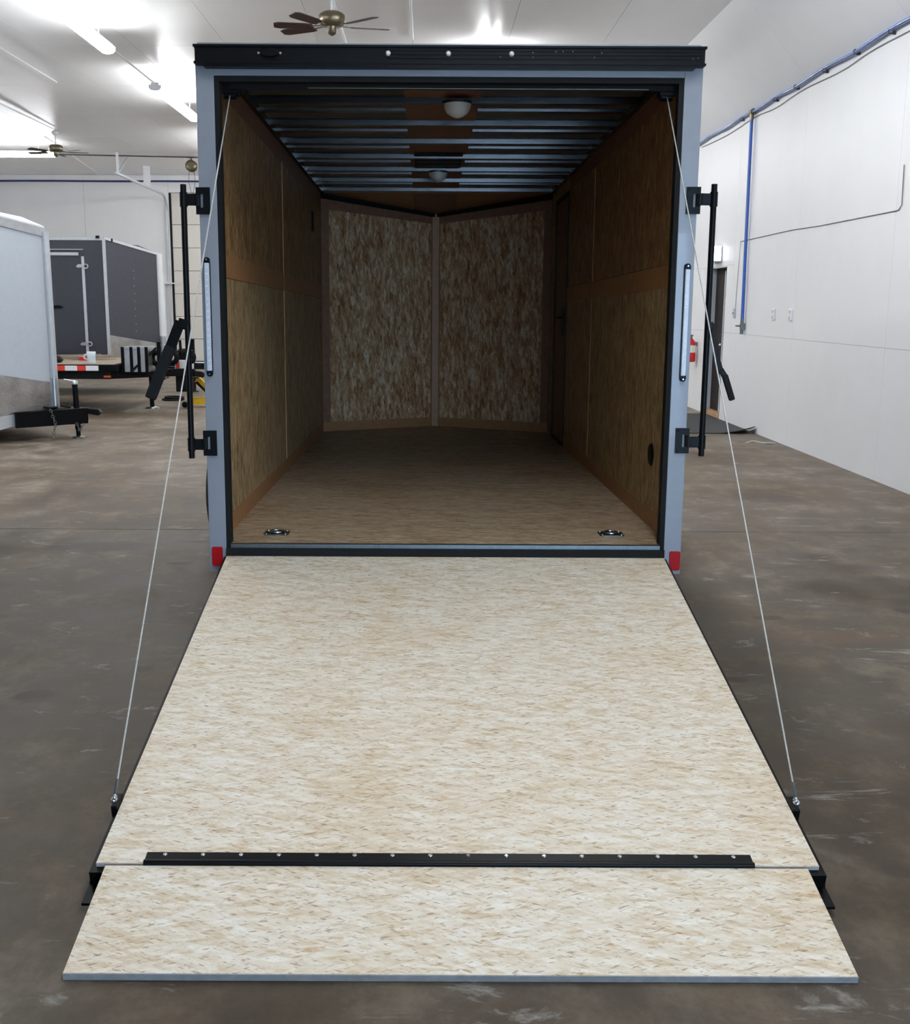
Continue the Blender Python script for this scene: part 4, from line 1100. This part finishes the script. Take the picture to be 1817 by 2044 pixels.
def fan(name, loc, r, rod, angles, label):
    F = empty(name, loc)
    tag(F, label, 'fan')
    top = CEIL_Z - loc[2]
    MB().tube([(0, 0, 0.02), (0, 0, top)], 0.012, 10).build('down_rod', 'white_paint' if rod else 'brass', F)
    MB().lathe([(0.03, 0), (0.065, 0.03), (0.07, 0.06)], (0, 0, top - 0.06), (0, 0, 1), 16).build('ceiling_canopy', 'white_paint', F)
    MB().lathe([(0.03, 0.06), (0.10, 0.055), (0.135, 0.03), (0.14, -0.045), (0.11, -0.075), (0.05, -0.08)], (0, 0, 0), (0, 0, 1), 26).build('motor_housing', 'brass', F)
    MB().lathe([(0.05, -0.08), (0.052, -0.14), (0.035, -0.155), (0.01, -0.17)], (0, 0, 0), (0, 0, 1), 18).build('switch_cup', 'brass', F)
    for a in angles:
        ca, sa = math.cos(math.radians(a)), math.sin(math.radians(a))
        Rr = Matrix(((ca, -sa, 0), (sa, ca, 0), (0, 0, 1))) @ Matrix.Rotation(math.radians(11), 3, 'X')
        m_ = MB()
        pts = [(0.20, -0.045, 0), (0.26, -0.058, 0), (r - 0.05, -0.066, 0), (r, -0.045, 0), (r, 0.045, 0), (r - 0.05, 0.066, 0), (0.26, 0.058, 0), (0.20, 0.045, 0)]
        m_.prism([Rr @ Vector(p) + Vector((0, 0, -0.085)) for p in pts], (0, 0, 0.007))
        bl = m_.build('blade', 'wood_dark', F)
        MB().bar((0.09 * ca, 0.09 * sa, -0.07), (0.22 * ca, 0.22 * sa, -0.082), 0.03, 0.008).build('blade_iron', 'brass', bl)
fan('ceiling_fan', (-1.0, 11.5, 4.50), 0.60, True, (12, -38, 84 + 72, 186, 234), 'bronze ceiling fan with dark blades above the trailer header')
fan('ceiling_fan', (-7.37, 21.5, 4.60), 0.62, True, (8, -28, 95, 165, 235), 'small far ceiling fan at the left edge beside the crosswise lamp')

def conduit(pts, r, mat, label, cat='conduit', name='conduit'):
    o = MB().tube(pts, r, 8).build(name, mat); tag(o, label, cat); return o
CZ = CEIL_Z - 0.03
conduit([(-3.90, 13.47, CEIL_Z - 0.23), (-3.90, 15.63, CEIL_Z - 0.23)], 0.012, 'white_paint', 'white conduit joining the two left strip lamps')
conduit([(-7.16, 17.2, CZ), (-7.2, 20.9, CZ)], 0.012, 'white_paint', 'white conduit leading to the small far fan')
conduit([(-7.75, 22.0, CEIL_Z - 0.016), (-8.6, 28.3, CEIL_Z - 0.016)], 0.012, 'white_paint', 'white conduit running from the far fan to the back wall')
conduit([(-1.05, 11.9, CZ), (-1.055, 14.6, CZ)], 0.014, 'white_paint', 'white conduit running behind the bronze ceiling fan')
conduit([(-0.197, 11.4, CZ), (-0.197, 13.9, CZ)], 0.014, 'white_paint', 'short white conduit on the ceiling right of the bronze fan')
conduit([(-5.60, 13.2, CZ), (-5.62, 16.6, CZ)], 0.008, 'white_paint', 'faint thin conduit left of the strip lamps')
conduit([(-9.6, 24.0, CEIL_Z - 0.06), (-8.0, 24.2, CEIL_Z - 0.065), (-5.2, 24.62, CEIL_Z - 0.06)], 0.014, 'dark_wire', 'dark cable crossing the ceiling behind the small far fan', 'cable', 'ceiling_cable')
# cord reel hanging by the far door
RL = empty('cord_reel', (-5.46, 25.0, 4.70))
tag(RL, 'brown cord reel hanging from the ceiling by the far overhead door', 'reel')
rr_ = MB(); rr_.lathe([(0.05, -0.07), (0.13, -0.07), (0.13, -0.06), (0.08, -0.055), (0.08, 0.055), (0.13, 0.06), (0.13, 0.07), (0.05, 0.07)], (0, 0, 0), (0, 1, 0), 20); rr_.build('drum', 'brass', RL)
rk = MB(); rk.torus((0, 0, 0), 0.10, 0.025, (0, 1, 0), 18, 8); rk.build('wound_cord', 'black_matte', RL)
rm = MB(); rm.box(-0.02, 0.02, -0.02, 0.02, 0.10, 0.195); rm.box(-0.10, 0.10, -0.06, 0.06, 0.18, 0.195); rm.build('ceiling_mount', 'zinc', RL)
MB().tube(smooth([(-0.05, 0, -0.08), (-0.07, 0, -0.35), (0.0, 0, -0.62), (0.07, 0, -0.35), (0.05, 0, -0.08)]), 0.006, 6).build('hanging_cord', 'dark_wire', RL)
